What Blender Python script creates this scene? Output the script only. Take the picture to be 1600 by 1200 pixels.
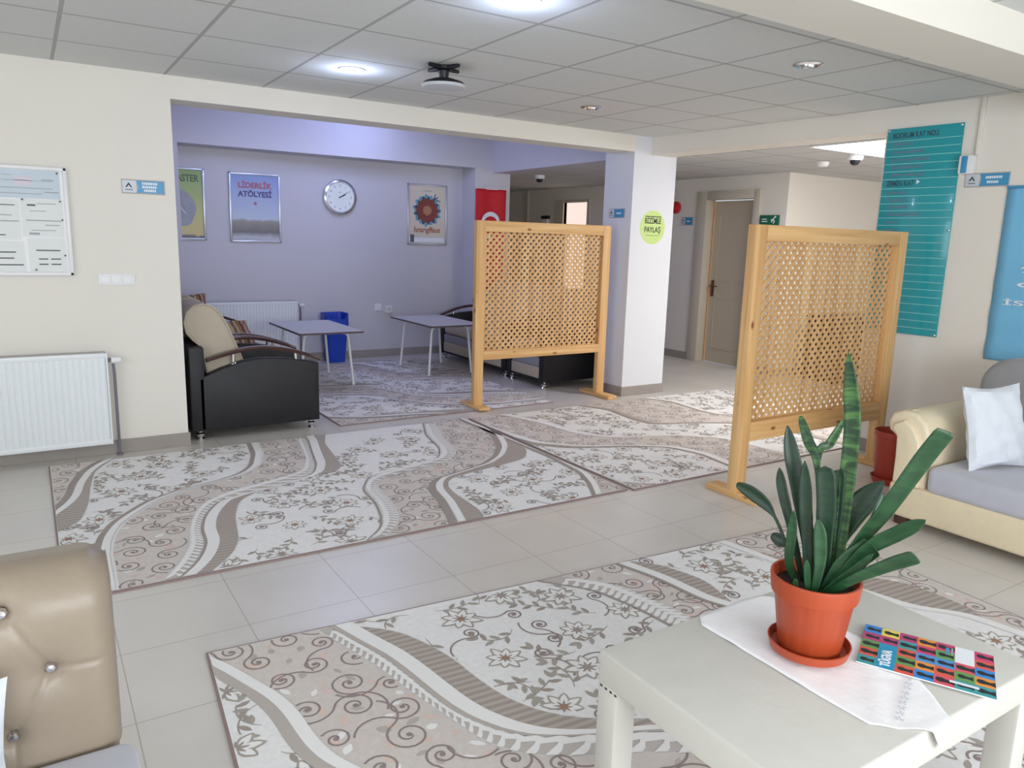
import bpy, bmesh, math, random
from mathutils import Vector, Matrix
for o in list(bpy.data.objects): bpy.data.objects.remove(o)
PI = math.pi
scene = bpy.context.scene
COL = scene.collection

# ------------------------------------------------------------------ camera
cam_d = bpy.data.cameras.new('camera'); cam = bpy.data.objects.new('camera', cam_d); COL.objects.link(cam)
cam_d.sensor_fit = 'HORIZONTAL'; cam_d.sensor_width = 36.0; cam_d.lens = 1178.5 / 1600 * 36
cam_d.clip_start = 0.05; cam_d.clip_end = 100
YAW, PITCH, ROLL = 0.57153, -0.18889, 0.028445
fwd = Vector((math.sin(YAW)*math.cos(PITCH), math.cos(YAW)*math.cos(PITCH), math.sin(PITCH)))
rgt = Vector((math.cos(YAW), -math.sin(YAW), 0)); up_ = rgt.cross(fwd)
r2 = rgt*math.cos(ROLL) + up_*math.sin(ROLL); u2 = -rgt*math.sin(ROLL) + up_*math.cos(ROLL)
m = Matrix((r2, u2, -fwd)).transposed().to_4x4(); m.translation = Vector((0, 0, 1.44))
cam.matrix_world = m
scene.camera = cam

# ------------------------------------------------------------------ world and exposure
scene.view_settings.view_transform = 'Standard'; scene.view_settings.look = 'None'
scene.view_settings.gamma = 1.0; scene.view_settings.exposure = 0.0
scene.view_settings.use_curve_mapping = False
w = bpy.data.worlds.new('world'); scene.world = w; w.use_nodes = True
bg = w.node_tree.nodes['Background']; bg.inputs[0].default_value = (0.78, 0.88, 1.0, 1); bg.inputs[1].default_value = 1.0

def area(name, loc, direction, sx, sy, power, color, spread=PI):
    d = bpy.data.lights.new(name, 'AREA'); d.shape = 'RECTANGLE'; d.size = sx; d.size_y = sy
    d.energy = power; d.color = color; d.spread = spread
    o = bpy.data.objects.new(name, d); COL.objects.link(o); o.location = loc
    o.rotation_euler = Vector(direction).to_track_quat('-Z', 'Y').to_euler()
    return o
def point(name, loc, power, color, r=0.05):
    d = bpy.data.lights.new(name, 'POINT'); d.energy = power; d.color = color; d.shadow_soft_size = r
    o = bpy.data.objects.new(name, d); COL.objects.link(o); o.location = loc
    return o
# daylight entering through the windows of the wall behind the camera, of the left wall and of the far hall
area('daylight_rear', (0.9, -2.62, 1.45), (0, 1, -0.05), 5.0, 1.5, 178, (0.90, 0.95, 1.0))
area('daylight_left', (-2.92, 1.4, 1.45), (1, 0.05, -0.05), 3.2, 1.5, 44, (0.90, 0.95, 1.0))
area('daylight_hall', (8.3, -0.2, 1.6), (-0.35, 1, -0.05), 1.6, 1.2, 34, (0.97, 0.97, 1.0))

# ------------------------------------------------------------------ materials
def lin(c):
    c = c/255.0
    return c/12.92 if c <= 0.04045 else ((c+0.055)/1.055)**2.4
def rgb(r, g, b): return (lin(r), lin(g), lin(b), 1.0)
MATS = {}
def mat(name, c, rough=0.6, metal=0.0, spec=0.5, noise=0.0, nscale=8.0, bump=0.0, bscale=60.0, emit=None, estr=0.0, coat=0.0, sheen=0.0):
    m = bpy.data.materials.new(name); m.use_nodes = True; nt = m.node_tree; N = nt.nodes; L = nt.links
    b = N['Principled BSDF']; b.inputs['Base Color'].default_value = rgb(*c)
    b.inputs['Roughness'].default_value = rough; b.inputs['Metallic'].default_value = metal
    b.inputs['Specular IOR Level'].default_value = spec; b.inputs['Coat Weight'].default_value = coat
    b.inputs['Sheen Weight'].default_value = sheen
    tc = N.new('ShaderNodeTexCoord')
    if noise:
        n = N.new('ShaderNodeTexNoise'); n.inputs['Scale'].default_value = nscale; n.inputs['Detail'].default_value = 4
        L.new(tc.outputs['Object'], n.inputs['Vector'])
        mx = N.new('ShaderNodeMix'); mx.data_type = 'RGBA'
        mx.inputs[6].default_value = rgb(*[max(0, v*(1-noise)) for v in c]); mx.inputs[7].default_value = rgb(*[min(255, v*(1+noise)) for v in c])
        L.new(n.outputs['Fac'], mx.inputs[0]); L.new(mx.outputs[2], b.inputs['Base Color'])
    if bump:
        n = N.new('ShaderNodeTexNoise'); n.inputs['Scale'].default_value = bscale; n.inputs['Detail'].default_value = 3
        L.new(tc.outputs['Object'], n.inputs['Vector'])
        bp = N.new('ShaderNodeBump'); bp.inputs['Strength'].default_value = bump; bp.inputs['Distance'].default_value = 0.01
        L.new(n.outputs['Fac'], bp.inputs['Height']); L.new(bp.outputs['Normal'], b.inputs['Normal'])
    if emit:
        b.inputs['Emission Color'].default_value = rgb(*emit); b.inputs['Emission Strength'].default_value = estr
    MATS[name] = m
    return m
def wood(name, axis, c1=(232, 190, 132), c2=(212, 162, 104), knots=True):
    m = mat(name, c1, rough=0.5); nt = m.node_tree; N = nt.nodes; L = nt.links; b = N['Principled BSDF']
    tc = N.new('ShaderNodeTexCoord'); mp = N.new('ShaderNodeMapping')
    s = [28.0, 28.0, 28.0]; s[axis] = 1.2; mp.inputs['Scale'].default_value = s
    L.new(tc.outputs['Object'], mp.inputs['Vector'])
    n = N.new('ShaderNodeTexNoise'); n.inputs['Scale'].default_value = 1.0; n.inputs['Detail'].default_value = 5; n.inputs['Distortion'].default_value = 0.6
    L.new(mp.outputs['Vector'], n.inputs['Vector'])
    cr = N.new('ShaderNodeValToRGB'); cr.color_ramp.elements[0].position = 0.35; cr.color_ramp.elements[1].position = 0.65
    cr.color_ramp.elements[0].color = rgb(*c2); cr.color_ramp.elements[1].color = rgb(*c1)
    L.new(n.outputs['Fac'], cr.inputs['Fac'])
    if knots:
        mk = N.new('ShaderNodeMapping'); sk = [9.0, 9.0, 9.0]; sk[axis] = 4.5; mk.inputs['Scale'].default_value = sk
        L.new(tc.outputs['Object'], mk.inputs['Vector'])
        v = N.new('ShaderNodeTexVoronoi'); v.inputs['Scale'].default_value = 1.0; L.new(mk.outputs['Vector'], v.inputs['Vector'])
        k = N.new('ShaderNodeValToRGB'); k.color_ramp.elements[0].position = 0.05; k.color_ramp.elements[1].position = 0.14
        k.color_ramp.elements[0].color = (1, 1, 1, 1); k.color_ramp.elements[1].color = (0, 0, 0, 1)
        L.new(v.outputs['Distance'], k.inputs['Fac'])
        mx = N.new('ShaderNodeMix'); mx.data_type = 'RGBA'; mx.inputs[7].default_value = rgb(130, 66, 34)
        L.new(k.outputs['Color'], mx.inputs[0]); L.new(cr.outputs['Color'], mx.inputs[6]); L.new(mx.outputs[2], b.inputs['Base Color'])
    else: L.new(cr.outputs['Color'], b.inputs['Base Color'])
    return m
def grid_mat(name, c_tile, c_line, px, py, ox, oy, lw, rough, noise=0.04, bump=0.3, spec=0.5, nsc=3.0, c_alt=None):
    m = mat(name, c_tile, rough=rough, spec=spec); nt = m.node_tree; N = nt.nodes; L = nt.links; b = N['Principled BSDF']
    g = N.new('ShaderNodeNewGeometry'); s = N.new('ShaderNodeSeparateXYZ'); L.new(g.outputs['Position'], s.inputs[0])
    def M(op, a, b_=None):
        n = N.new('ShaderNodeMath'); n.operation = op
        for i, v in enumerate((a, b_)):
            if v is None: continue
            if isinstance(v, (int, float)): n.inputs[i].default_value = v
            else: L.new(v, n.inputs[i])
        return n.outputs[0]
    def axis(out, p, o):
        f = M('FRACT', M('DIVIDE', M('SUBTRACT', out, o - 50*p), p))
        d = M('MULTIPLY', M('MINIMUM', f, M('SUBTRACT', 1.0, f)), p)
        return M('LESS_THAN', d, lw/2)
    ln = M('MAXIMUM', axis(s.outputs[0], px, ox), axis(s.outputs[1], py, oy))
    n = N.new('ShaderNodeTexNoise'); n.inputs['Scale'].default_value = nsc; n.inputs['Detail'].default_value = 6
    L.new(g.outputs['Position'], n.inputs['Vector'])
    mx0 = N.new('ShaderNodeMix'); mx0.data_type = 'RGBA'
    mx0.inputs[6].default_value = rgb(*[v*(1-noise) for v in c_tile]); mx0.inputs[7].default_value = rgb(*[min(255, v*(1+noise)) for v in (c_alt or c_tile)])
    L.new(n.outputs['Fac'], mx0.inputs[0])
    mx = N.new('ShaderNodeMix'); mx.data_type = 'RGBA'; mx.inputs[7].default_value = rgb(*c_line)
    L.new(ln, mx.inputs[0]); L.new(mx0.outputs[2], mx.inputs[6]); L.new(mx.outputs[2], b.inputs['Base Color'])
    bp = N.new('ShaderNodeBump'); bp.inputs['Strength'].default_value = bump; bp.inputs['Distance'].default_value = 0.002; bp.invert = True
    L.new(ln, bp.inputs['Height']); L.new(bp.outputs['Normal'], b.inputs['Normal'])
    return m

M_wall = mat('painted_wall', (234, 229, 219), rough=0.75, spec=0.3, noise=0.012, nscale=1.5)
M_wall_al = mat('painted_wall_alcove', (208, 206, 212), rough=0.7, spec=0.3, noise=0.015, nscale=1.5)
M_wall_col = mat('column_light_tint', (228, 229, 234), rough=0.75, spec=0.3, noise=0.012, nscale=1.5)  # wall paint with the cool cast of the light put into its colour
M_ceil = grid_mat('ceiling_tiles', (218, 220, 218), (180, 180, 178), .6, .6, 2.017, 3.599, .019, .9, noise=.02, bump=.4, nsc=40, spec=.2)
M_ceil2 = grid_mat('hall_ceiling_tiles', (206, 205, 204), (160, 158, 156), .6, .6, 5.11, 3.99, .016, .9, noise=.02, bump=.4, nsc=40, spec=.2)
M_floor = grid_mat('floor_tiles', (212, 206, 198), (180, 173, 164), .43, .43, .17, 2.70, .004, .30, noise=.05, bump=.4, nsc=2.4, c_alt=(217, 211, 204))
M_base = mat('skirting_tile', (160, 152, 146), rough=.45, noise=.05)
M_white = mat('white_plastic', (238, 238, 238), rough=.35)
M_rad = mat('radiator_enamel', (236, 240, 242), rough=.35)
M_pipe = mat('grey_pipe', (120, 116, 128), rough=.4)
M_chrome = mat('chrome', (220, 220, 222), rough=.15, metal=1)
M_alu = mat('aluminium_frame', (196, 200, 212), rough=.3, metal=.7)
M_black = mat('black_leatherette', (22, 21, 26), rough=.5, bump=.15, bscale=250)
M_wtrim = mat('dark_arm_wood', (66, 40, 36), rough=.25, noise=.3, nscale=12, coat=.5)
M_cream = mat('cream_upholstery', (186, 174, 156), rough=.8, noise=.03, nscale=40, bump=.2, bscale=300)
M_greyf = mat('grey_seat_fabric', (150, 152, 158), rough=.9, noise=.04, nscale=60, bump=.2, bscale=400)
M_leather = mat('beige_leather', (232, 216, 184), rough=.38, noise=.03, nscale=6, bump=.25, bscale=35)
M_tuft = mat('tan_leather', (150, 136, 119), rough=.36, noise=.02, nscale=6, bump=.1, bscale=40)
M_greyv = mat('grey_velvet', (150, 150, 153), rough=.9, noise=.04, nscale=15, sheen=.3)
M_greyseat = mat('grey_sofa_seat', (190, 190, 200), rough=.9, noise=.03, nscale=15, sheen=.3)
M_pillow = mat('white_pillow_cloth', (222, 226, 234), rough=.9, noise=.02, nscale=30, bump=.2, bscale=150)
M_dkfoot = mat('dark_wood_foot', (78, 48, 38), rough=.5)
M_blue = mat('blue_plastic', (36, 74, 190), rough=.35)
M_table = mat('laminate_grey', (206, 204, 206), rough=.35)
M_edge = mat('dark_edge_band', (90, 78, 76), rough=.5)
M_cloth = mat('coffee_table_cover', (206, 203, 195), rough=.7, noise=.025, nscale=7, bump=.15, bscale=20)
M_satin = mat('white_satin', (248, 247, 249), rough=.4, bump=.3, bscale=18, sheen=.3)
M_stitch = mat('thread_dark', (70, 64, 62), rough=.8)
M_pot = mat('orange_plastic', (176, 72, 38), rough=.4, noise=.03, nscale=5)
M_pot2 = mat('brick_red_plastic', (168, 62, 46), rough=.45)
M_soil = mat('soil', (50, 34, 28), rough=.95, noise=.4, nscale=60, bump=1, bscale=80)
M_wz = wood('pine_upright', 2); M_wx = wood('pine_rail', 0); M_wy = wood('pine_foot', 1)
M_lat = wood('pine_lattice', 2, (226, 186, 132), (204, 156, 102), False)
M_door = mat('cream_door', (196, 184, 162), rough=.45)
M_doorf = mat('door_frame_cream', (206, 198, 182), rough=.5)
M_orangewood = mat('door_edge_wood', (226, 178, 128), rough=.5)
M_brass = mat('bronze_handle', (110, 84, 60), rough=.3, metal=.8)
M_teal = mat('teal_panel', (34, 158, 168), rough=.18, noise=.03, nscale=5, coat=.4)
M_tealline = mat('pale_separator', (150, 215, 212), rough=.2)
M_smudge = mat('grey_print', (96, 130, 148), rough=.4)
M_smudge2 = mat('dark_print', (52, 74, 92), rough=.4)
M_banner = mat('banner_blue', (122, 192, 230), rough=.6, noise=.04, nscale=3, bump=.35, bscale=7)
M_offw = mat('print_white', (236, 240, 244), rough=.6)
M_signb = mat('sign_blue', (64, 150, 196), rough=.35)
M_signg = mat('sign_grey', (206, 210, 216), rough=.35)
M_signrim = mat('sign_rim', (176, 172, 172), rough=.4)
M_lime = mat('sticker_lime', (200, 224, 138), rough=.5)
M_ink = mat('ink_dark', (38, 44, 40), rough=.6)
M_inkg = mat('ink_olive', (140, 160, 96), rough=.6)
M_red = mat('flag_red', (206, 28, 44), rough=.7)
M_redp = mat('alarm_red', (190, 30, 40), rough=.4)
M_green = mat('exit_green', (20, 104, 70), rough=.4)
M_paper = mat('paper_white', (232, 234, 232), rough=.7)
M_paperb = mat('paper_blue', (206, 218, 228), rough=.7)
M_paperp = mat('paper_pink', (222, 214, 224), rough=.7)
M_print = mat('print_grey', (168, 172, 174), rough=.7)
M_printd = mat('print_dark_grey', (96, 100, 104), rough=.7)
M_clockf = mat('clock_face', (240, 246, 240), rough=.4)
M_dkblk = mat('black_plastic', (24, 25, 34), rough=.4)
M_lamp = mat('lamp_glow', (255, 255, 255), emit=(225, 232, 255), estr=40)
M_panel = mat('panel_glow', (255, 255, 255), emit=(255, 255, 255), estr=7)
M_window = mat('lit_pane', (240, 220, 210), emit=(255, 232, 222), estr=.9)
M_cab = mat('dark_cabinet_wood', (44, 32, 28), rough=.4)

# ------------------------------------------------------------------ mesh builder
class MB:
    def __init__(s): s.v = []; s.f = []; s.mi = []; s.mats = []; s.sm = []
    def m(s, mt):
        if mt not in s.mats: s.mats.append(mt)
        return s.mats.index(mt)
    def add(s, vs, fs, mt, smooth=False):
        k = len(s.v); s.v += [tuple(v) for v in vs]; i = s.m(mt)
        for f in fs: s.f.append([k+a for a in f]); s.mi.append(i); s.sm.append(smooth)
    def from_bm(s, bm, mt, smooth=False, M=None):
        bm.verts.ensure_lookup_table(); bm.verts.index_update()
        vs = [(M @ v.co if M else v.co.copy()) for v in bm.verts]
        s.add(vs, [[v.index for v in f.verts] for f in bm.faces], mt, smooth); bm.free()
    def box(s, x0, x1, y0, y1, z0, z1, mt, bev=0, seg=2, M=None):
        bm = bmesh.new(); bmesh.ops.create_cube(bm, size=1)
        for v in bm.verts: v.co = Vector(((x0+x1)/2+v.co.x*(x1-x0), (y0+y1)/2+v.co.y*(y1-y0), (z0+z1)/2+v.co.z*(z1-z0)))
        if bev: bmesh.ops.bevel(bm, geom=bm.edges[:], offset=bev, segments=seg, profile=.5, affect='EDGES', clamp_overlap=True)
        s.from_bm(bm, mt, bool(bev), M)
    def prism(s, poly, a, b, axis, mt, bev=0, seg=2, M=None):
        # poly in the two other axes (in order), extruded along axis from a to b
        def P(p, t):
            if axis == 'y': return Vector((p[0], t, p[1]))
            if axis == 'x': return Vector((t, p[0], p[1]))
            return Vector((p[0], p[1], t))
        bm = bmesh.new(); A = [bm.verts.new(P(p, a)) for p in poly]; B = [bm.verts.new(P(p, b)) for p in poly]; n = len(poly)
        bm.faces.new(A); bm.faces.new(B[::-1])
        for i in range(n): bm.faces.new((A[i], B[i], B[(i+1) % n], A[(i+1) % n]))
        bmesh.ops.recalc_face_normals(bm, faces=bm.faces[:])
        if bev: 
            es = [e for e in bm.edges if all(len(f.verts) == n for f in e.link_faces) or any(len(f.verts) == n and n > 4 for f in e.link_faces)]
            bmesh.ops.bevel(bm, geom=es or bm.edges[:], offset=bev, segments=seg, profile=.5, affect='EDGES', clamp_overlap=True)
        s.from_bm(bm, mt, True, M)
    def cyl(s, p0, p1, r0, mt, r1=None, seg=20, caps=True):
        p0 = Vector(p0); p1 = Vector(p1); r1 = r0 if r1 is None else r1
        s.tube([p0, p1], [r0, r1], mt, seg, caps)
    def tube(s, pts, r, mt, seg=10, caps=True):
        pts = [Vector(p) for p in pts]; n = len(pts); rs = r if isinstance(r, (list, tuple)) else [r]*n
        vs = []; up = None
        for i, p in enumerate(pts):
            t = (pts[min(i+1, n-1)]-pts[max(i-1, 0)]).normalized()
            if up is None: up = Vector((0, 0, 1)) if abs(t.z) < .9 else Vector((1, 0, 0))
            a = t.cross(up).normalized(); b = a.cross(t).normalized(); up = b
            for k in range(seg):
                an = 2*PI*k/seg; vs.append(p+(a*math.cos(an)+b*math.sin(an))*rs[i])
        fs = [[i*seg+k, i*seg+(k+1) % seg, (i+1)*seg+(k+1) % seg, (i+1)*seg+k] for i in range(n-1) for k in range(seg)]
        if caps: fs += [list(range(seg))[::-1], [(n-1)*seg+k for k in range(seg)]]
        s.add(vs, fs, mt, True)
    def lathe(s, prof, c, mt, seg=48, M=None):
        vs = []; n = len(prof)
        for r, z in prof:
            for k in range(seg):
                a = 2*PI*k/seg; vs.append(Vector((c[0]+r*math.cos(a), c[1]+r*math.sin(a), c[2]+z)))
        fs = [[i*seg+k, i*seg+(k+1) % seg, (i+1)*seg+(k+1) % seg, (i+1)*seg+k] for i in range(n-1) for k in range(seg)]
        if M: vs = [M @ v for v in vs]
        s.add(vs, fs, mt, True)
    def grid(s, fn, nu, nv, mt, smooth=True):
        vs = [fn(i/nu, j/nv) for j in range(nv+1) for i in range(nu+1)]
        fs = [[j*(nu+1)+i, j*(nu+1)+i+1, (j+1)*(nu+1)+i+1, (j+1)*(nu+1)+i] for j in range(nv) for i in range(nu)]
        s.add(vs, fs, mt, smooth)
    def build(s, name, parent=None, kind=None, sharp=35, loc=None):
        me = bpy.data.meshes.new(name); me.from_pydata(s.v, [], s.f)
        for mt in s.mats: me.materials.append(mt)
        me.polygons.foreach_set('material_index', s.mi); me.polygons.foreach_set('use_smooth', s.sm); me.update()
        if any(s.sm):
            bm = bmesh.new(); bm.from_mesh(me)
            for e in bm.edges:
                if len(e.link_faces) == 2 and e.calc_face_angle(0) > math.radians(sharp): e.smooth = False
            bm.to_mesh(me); bm.free()
        o = bpy.data.objects.new(name, me); COL.objects.link(o)
        if parent is not None: o.parent = parent
        if kind: o['kind'] = kind
        return o
def tag(o, label, cat, group=None):
    o['label'] = label; o['category'] = cat
    if group: o['group'] = group
    return o
def thing(name, loc, label, cat, group=None, rz=0):
    o = bpy.data.objects.new(name, None); COL.objects.link(o); o.empty_display_size = .1
    o.location = loc; o.rotation_euler = (0, 0, rz)
    return tag(o, label, cat, group)
def pillow(mb, w, h, t, mt, M, n=18):
    def fn(sgn):
        def f(u, v):
            a = 2*u-1; b = 2*v-1
            th = t*((max(0, 1-a*a))**.42)*((max(0, 1-b*b))**.42)
            pin = 1-.10*(1-abs(b)**1.5)*abs(a)**3; pin2 = 1-.10*(1-abs(a)**1.5)*abs(b)**3
            wr = .004*math.sin(9*a+5*b)+.004*math.sin(13*b-4*a)
            return M @ Vector((a*w/2*pin, sgn*(th/2+ (wr if th > t*.3 else 0)), b*h/2*pin2))
        return f
    mb.grid(fn(1), n, n, mt); mb.grid(fn(-1), n, n, mt)
def text(s_, size, mt, parent, M, name='lettering', align='LEFT', ext=.0006, sx=1.0, bold=0.0, maxw=None):
    c = bpy.data.curves.new(name, 'FONT'); c.body = s_; c.size = size; c.extrude = ext; c.align_x = align; c.offset = bold; c.resolution_u = 3
    t = bpy.data.objects.new(name, c); COL.objects.link(t)
    bpy.context.view_layer.update()
    me = bpy.data.meshes.new_from_object(t.evaluated_get(bpy.context.evaluated_depsgraph_get()))
    bpy.data.objects.remove(t); bpy.data.curves.remove(c)
    if maxw and me.vertices:
        xs = [v.co.x for v in me.vertices]; w_ = max(xs)-min(xs); sx = maxw/max(w_, 1e-6)
    for v in me.vertices: v.co.x *= sx
    me.materials.clear(); me.materials.append(mt)
    o = bpy.data.objects.new(name, me); COL.objects.link(o); o.parent = parent; o.matrix_local = M
    return o
def frame(origin, xd, yd):
    # text plane: x axis, y axis, z = outward
    x = Vector(xd).normalized(); y = Vector(yd).normalized(); z = x.cross(y)
    m_ = Matrix((x, y, z)).transposed().to_4x4(); m_.translation = Vector(origin); return m_
FY = lambda x, y, z: frame((x, y, z), (1, 0, 0), (0, 0, 1))      # on a wall facing the camera (-Y)
def rrect(w, h, r, n=5):
    out = []
    for cx, cy, a0 in ((w/2-r, h/2-r, 0), (-w/2+r, h/2-r, 90), (-w/2+r, -h/2+r, 180), (w/2-r, -h/2+r, 270)):
        for k in range(n+1):
            a = math.radians(a0+90*k/n); out.append((cx+r*math.cos(a), cy+r*math.sin(a)))
    return out

# ------------------------------------------------------------------ the setting
H = 2.39
def sbox(name, x0, x1, y0, y1, z0, z1, mt):
    b = MB(); b.box(x0, x1, y0, y1, z0, z1, mt); return b.build(name, kind='structure')
sbox('floor', -3.0, 9.8, -2.7, 13.2, -.1, 0, M_floor)
# main ceiling stops at the wall lines so the neighbouring bays keep their own heights
sbox('ceiling', -3.0, 5.35, -2.7, 5.375, H, H+.3, M_ceil)
WL = 5.375
b = MB(); b.box(-3.0, .845, WL, WL+.2, 0, 2.7, M_wall); b.build('wall_left', kind='structure')
b = MB(); b.box(.845, 4.70, WL, WL+.25, 2.25, 2.7, M_wall); b.build('trim_1', kind='structure')      # front beam over the alcove
b = MB(); b.box(4.70, 5.22, WL, 5.78, 0, 2.7, M_wall_col); b.build('wall_column', kind='structure')
# right wall, slightly out of square
RW = math.atan(.07)
MR = Matrix.Translation((4.90, WL, 0)) @ Matrix.Rotation(RW, 4, 'Z')   # local -y runs towards the camera bay, local x = into the wall
def rw(t, z, off=0.0):  # point on the right wall face: t metres from the corner towards the camera
    return MR @ Vector((-off, -t, z))
b = MB(); b.box(0, .26, -2.185, 0, 2.235, 2.7, M_wall, M=MR); b.build('trim_2', kind='structure')   # beam over the hall opening
b = MB(); b.box(0, .26, -8.2, -2.185, 0, 2.7, M_wall, M=MR); b.build('wall_right', kind='structure')
b = MB(); b.box(-3.0, 5.12, 1.66, 1.97, 2.24, H, M_wall); b.build('trim_3', kind='structure')        # big beam across the ceiling
# alcove
b = MB(); b.box(.55, 5.2, 8.52, 8.7, 0, 2.9, M_wall_al); b.build('wall_back', kind='structure')
b = MB(); b.box(.55, .80, WL+.2, 8.52, 0, 2.9, M_wall_al); b.build('wall_alcove_left', kind='structure')
b = MB(); b.box(.80, 5.16, 8.2, 8.52, 2.28, 2.9, M_wall_al); b.build('trim_4', kind='structure')
b = MB(); b.box(.80, 1.33, 8.2, 8.52, 0, 2.28, M_wall_al); b.build('wall_pier_left', kind='structure')
b = MB(); b.box(4.66, 5.16, 8.2, 8.52, 0, 2.28, M_wall_al); b.build('wall_pier_right', kind='structure')
b = MB(); b.box(4.9, 5.16, 5.78, 8.2, 2.235, 2.9, M_wall_al); b.build('trim_5', kind='structure')
b = MB(); b.box(.55, 5.2, WL+.2, 8.7, 2.78, 2.9, M_wall_al); b.build('ceiling_alcove', kind='structure')
# hall
b = MB()
b.prism([(5.16, WL), (5.23, WL), (5.36, 3.2), (5.40, -2.7), (9.8, -2.7), (9.8, 13.2), (5.0, 13.2), (5.0, 8.7), (5.16, 8.7)], 2.24, 2.4, 'z', M_ceil2)
b.build('ceiling_hall', kind='structure')
b = MB()   # hall wall with door and window openings
X = 7.05
for y0, y1, z0, z1 in ((5.52, 5.93, 0, 2.3), (5.93, 6.76, 2.03, 2.3), (6.76, 9.03, 0, 2.3), (9.03, 9.62, 0, .68), (9.03, 9.62, 2.02, 2.3), (9.62, 13.0, 0, 2.3)):
    b.box(X, X+.16, y0, y1, z0, z1, M_wall)
b.build('wall_hall', kind='structure')
b = MB(); b.box(X+.16, 9.8, 5.52, 5.68, 0, 2.3, M_wall); b.build('wall_hall_front', kind='structure')
sbox('wall_hall_end', 4.8, 9.8, 13.0, 13.2, 0, 2.3, M_wall)
sbox('wall_hall_corner', 5.0, 5.16, 8.7, 13.0, 0, 2.9, M_wall)
b = MB(); b.box(9.6, 9.8, -2.7, 5.52, 0, 2.3, M_wall); b.build('wall_hall_east', kind='structure')
b = MB(); b.box(5.45, 9.8, -2.9, -2.7, 0, 2.3, M_wall); b.build('wall_hall_south', kind='structure')
# room behind the camera: walls with window openings
b = MB()
for x0, x1, z0, z1 in ((-3, -1.6, 0, H), (3.4, 5.5, 0, H), (-1.6, 3.4, 0, .7), (-1.6, 3.4, 2.2, H)): b.box(x0, x1, -2.8, -2.7, z0, z1, M_wall)
b.build('wall_rear', kind='structure')
b = MB()
for y0, y1, z0, z1 in ((-2.7, -.2, 0, H), (3.0, 5.6, 0, H), (-.2, 3.0, 0, .7), (-.2, 3.0, 2.2, H)): b.box(-3.1, -3, y0, y1, z0, z1, M_wall)
b.build('wall_west', kind='structure')
# skirting tiles
def skirt(name, segs):
    b = MB()
    for x0, x1, y0, y1 in segs: b.box(x0, x1, y0, y1, 0, .09, M_base, bev=.002, seg=1)
    return b.build(name, kind='structure')
skirt('baseboard_left', [(-3, -.9, WL-.012, WL), (-.9, -.45, WL-.012, WL), (-.45, .0, WL-.012, WL), (.0, .43, WL-.012, WL), (.43, .857, WL-.012, WL), (.845, .857, WL, WL+.2)])
skirt('baseboard_column', [(4.688, 5.232, WL-.012, WL), (4.688, 4.70, WL, 5.78), (5.22, 5.232, WL, 5.78)])
skirt('baseboard_back', [(1.33, 4.66, 8.508, 8.52), (1.33, 1.342, 8.2, 8.508), (4.648, 4.66, 8.19, 8.508), (4.66, 5.16, 8.188, 8.2)])
skirt('baseboard_hall', [(X-.012, X, 5.51, 5.88), (X-.012, X, 6.84, 13.0), (X, 9.6, 5.508, 5.52)])
b = MB(); b.box(-.012, 0, -8.0, -2.185, 0, .09, M_base, M=MR); b.build('baseboard_right', kind='structure')

# hall door (structure) with its frame, leaf and handle
b = MB()
for y0, y1, z0, z1 in ((5.88, 5.97, 0, 2.08), (6.68, 6.84, 0, 2.08), (5.97, 6.68, 1.98, 2.08)): b.box(X-.02, X+.14, y0, y1, z0, z1, M_doorf, bev=.004)
door = b.build('door_1', kind='structure')
b = MB(); Md = Matrix.Translation((X+.10, 5.98, 0)) @ Matrix.Rotation(math.radians(-3), 4, 'Z')
b.box(-.02, .02, 0, .68, .01, 1.97, M_door, M=Md)
for z0, z1 in ((.18, .80), (1.0, 1.80)):
    for q in ((.10, .105, z0, z1), (.575, .58, z0, z1), (.10, .58, z0, z0+.006), (.10, .58, z1-.006, z1)):
        b.box(-.026, -.02, q[0], q[1], q[2], q[3], M_door, M=Md)
leaf = b.build('door_leaf', door)
b = MB(); b.box(-.03, .022, .672, .69, .01, 1.97, M_orangewood, M=Md); b.build('door_edge', leaf)['label'] = 'light orange wooden edge'
b = MB(); b.box(-.034, -.02, .60, .64, .82, 1.02, M_brass, bev=.004, M=Md); b.tube([Md @ Vector(p) for p in ((-.03, .62, .95), (-.075, .62, .95), (-.08, .60, .95), (-.08, .50, .95))], .008, M_brass)
b.build('door_handle', leaf)
# lit hall window with frame
b = MB()
for y0, y1, z0, z1 in ((8.98, 9.03, .63, 2.06), (9.62, 9.86, .63, 2.06), (9.03, 9.62, 2.02, 2.06), (9.03, 9.62, .63, .68)): b.box(X-.02, X+.1, y0, y1, z0, z1, M_orangewood if False else M_doorf)
win = b.build('window_1', kind='structure')
b = MB(); b.box(X+.05, X+.06, 9.03, 9.62, .68, 2.02, M_window); b.build('pane', win)
b = MB(); b.box(X-.03, X, 10.6, 10.7, 0, 2.24, M_doorf); b.build('trim_6', kind='structure')

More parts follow.
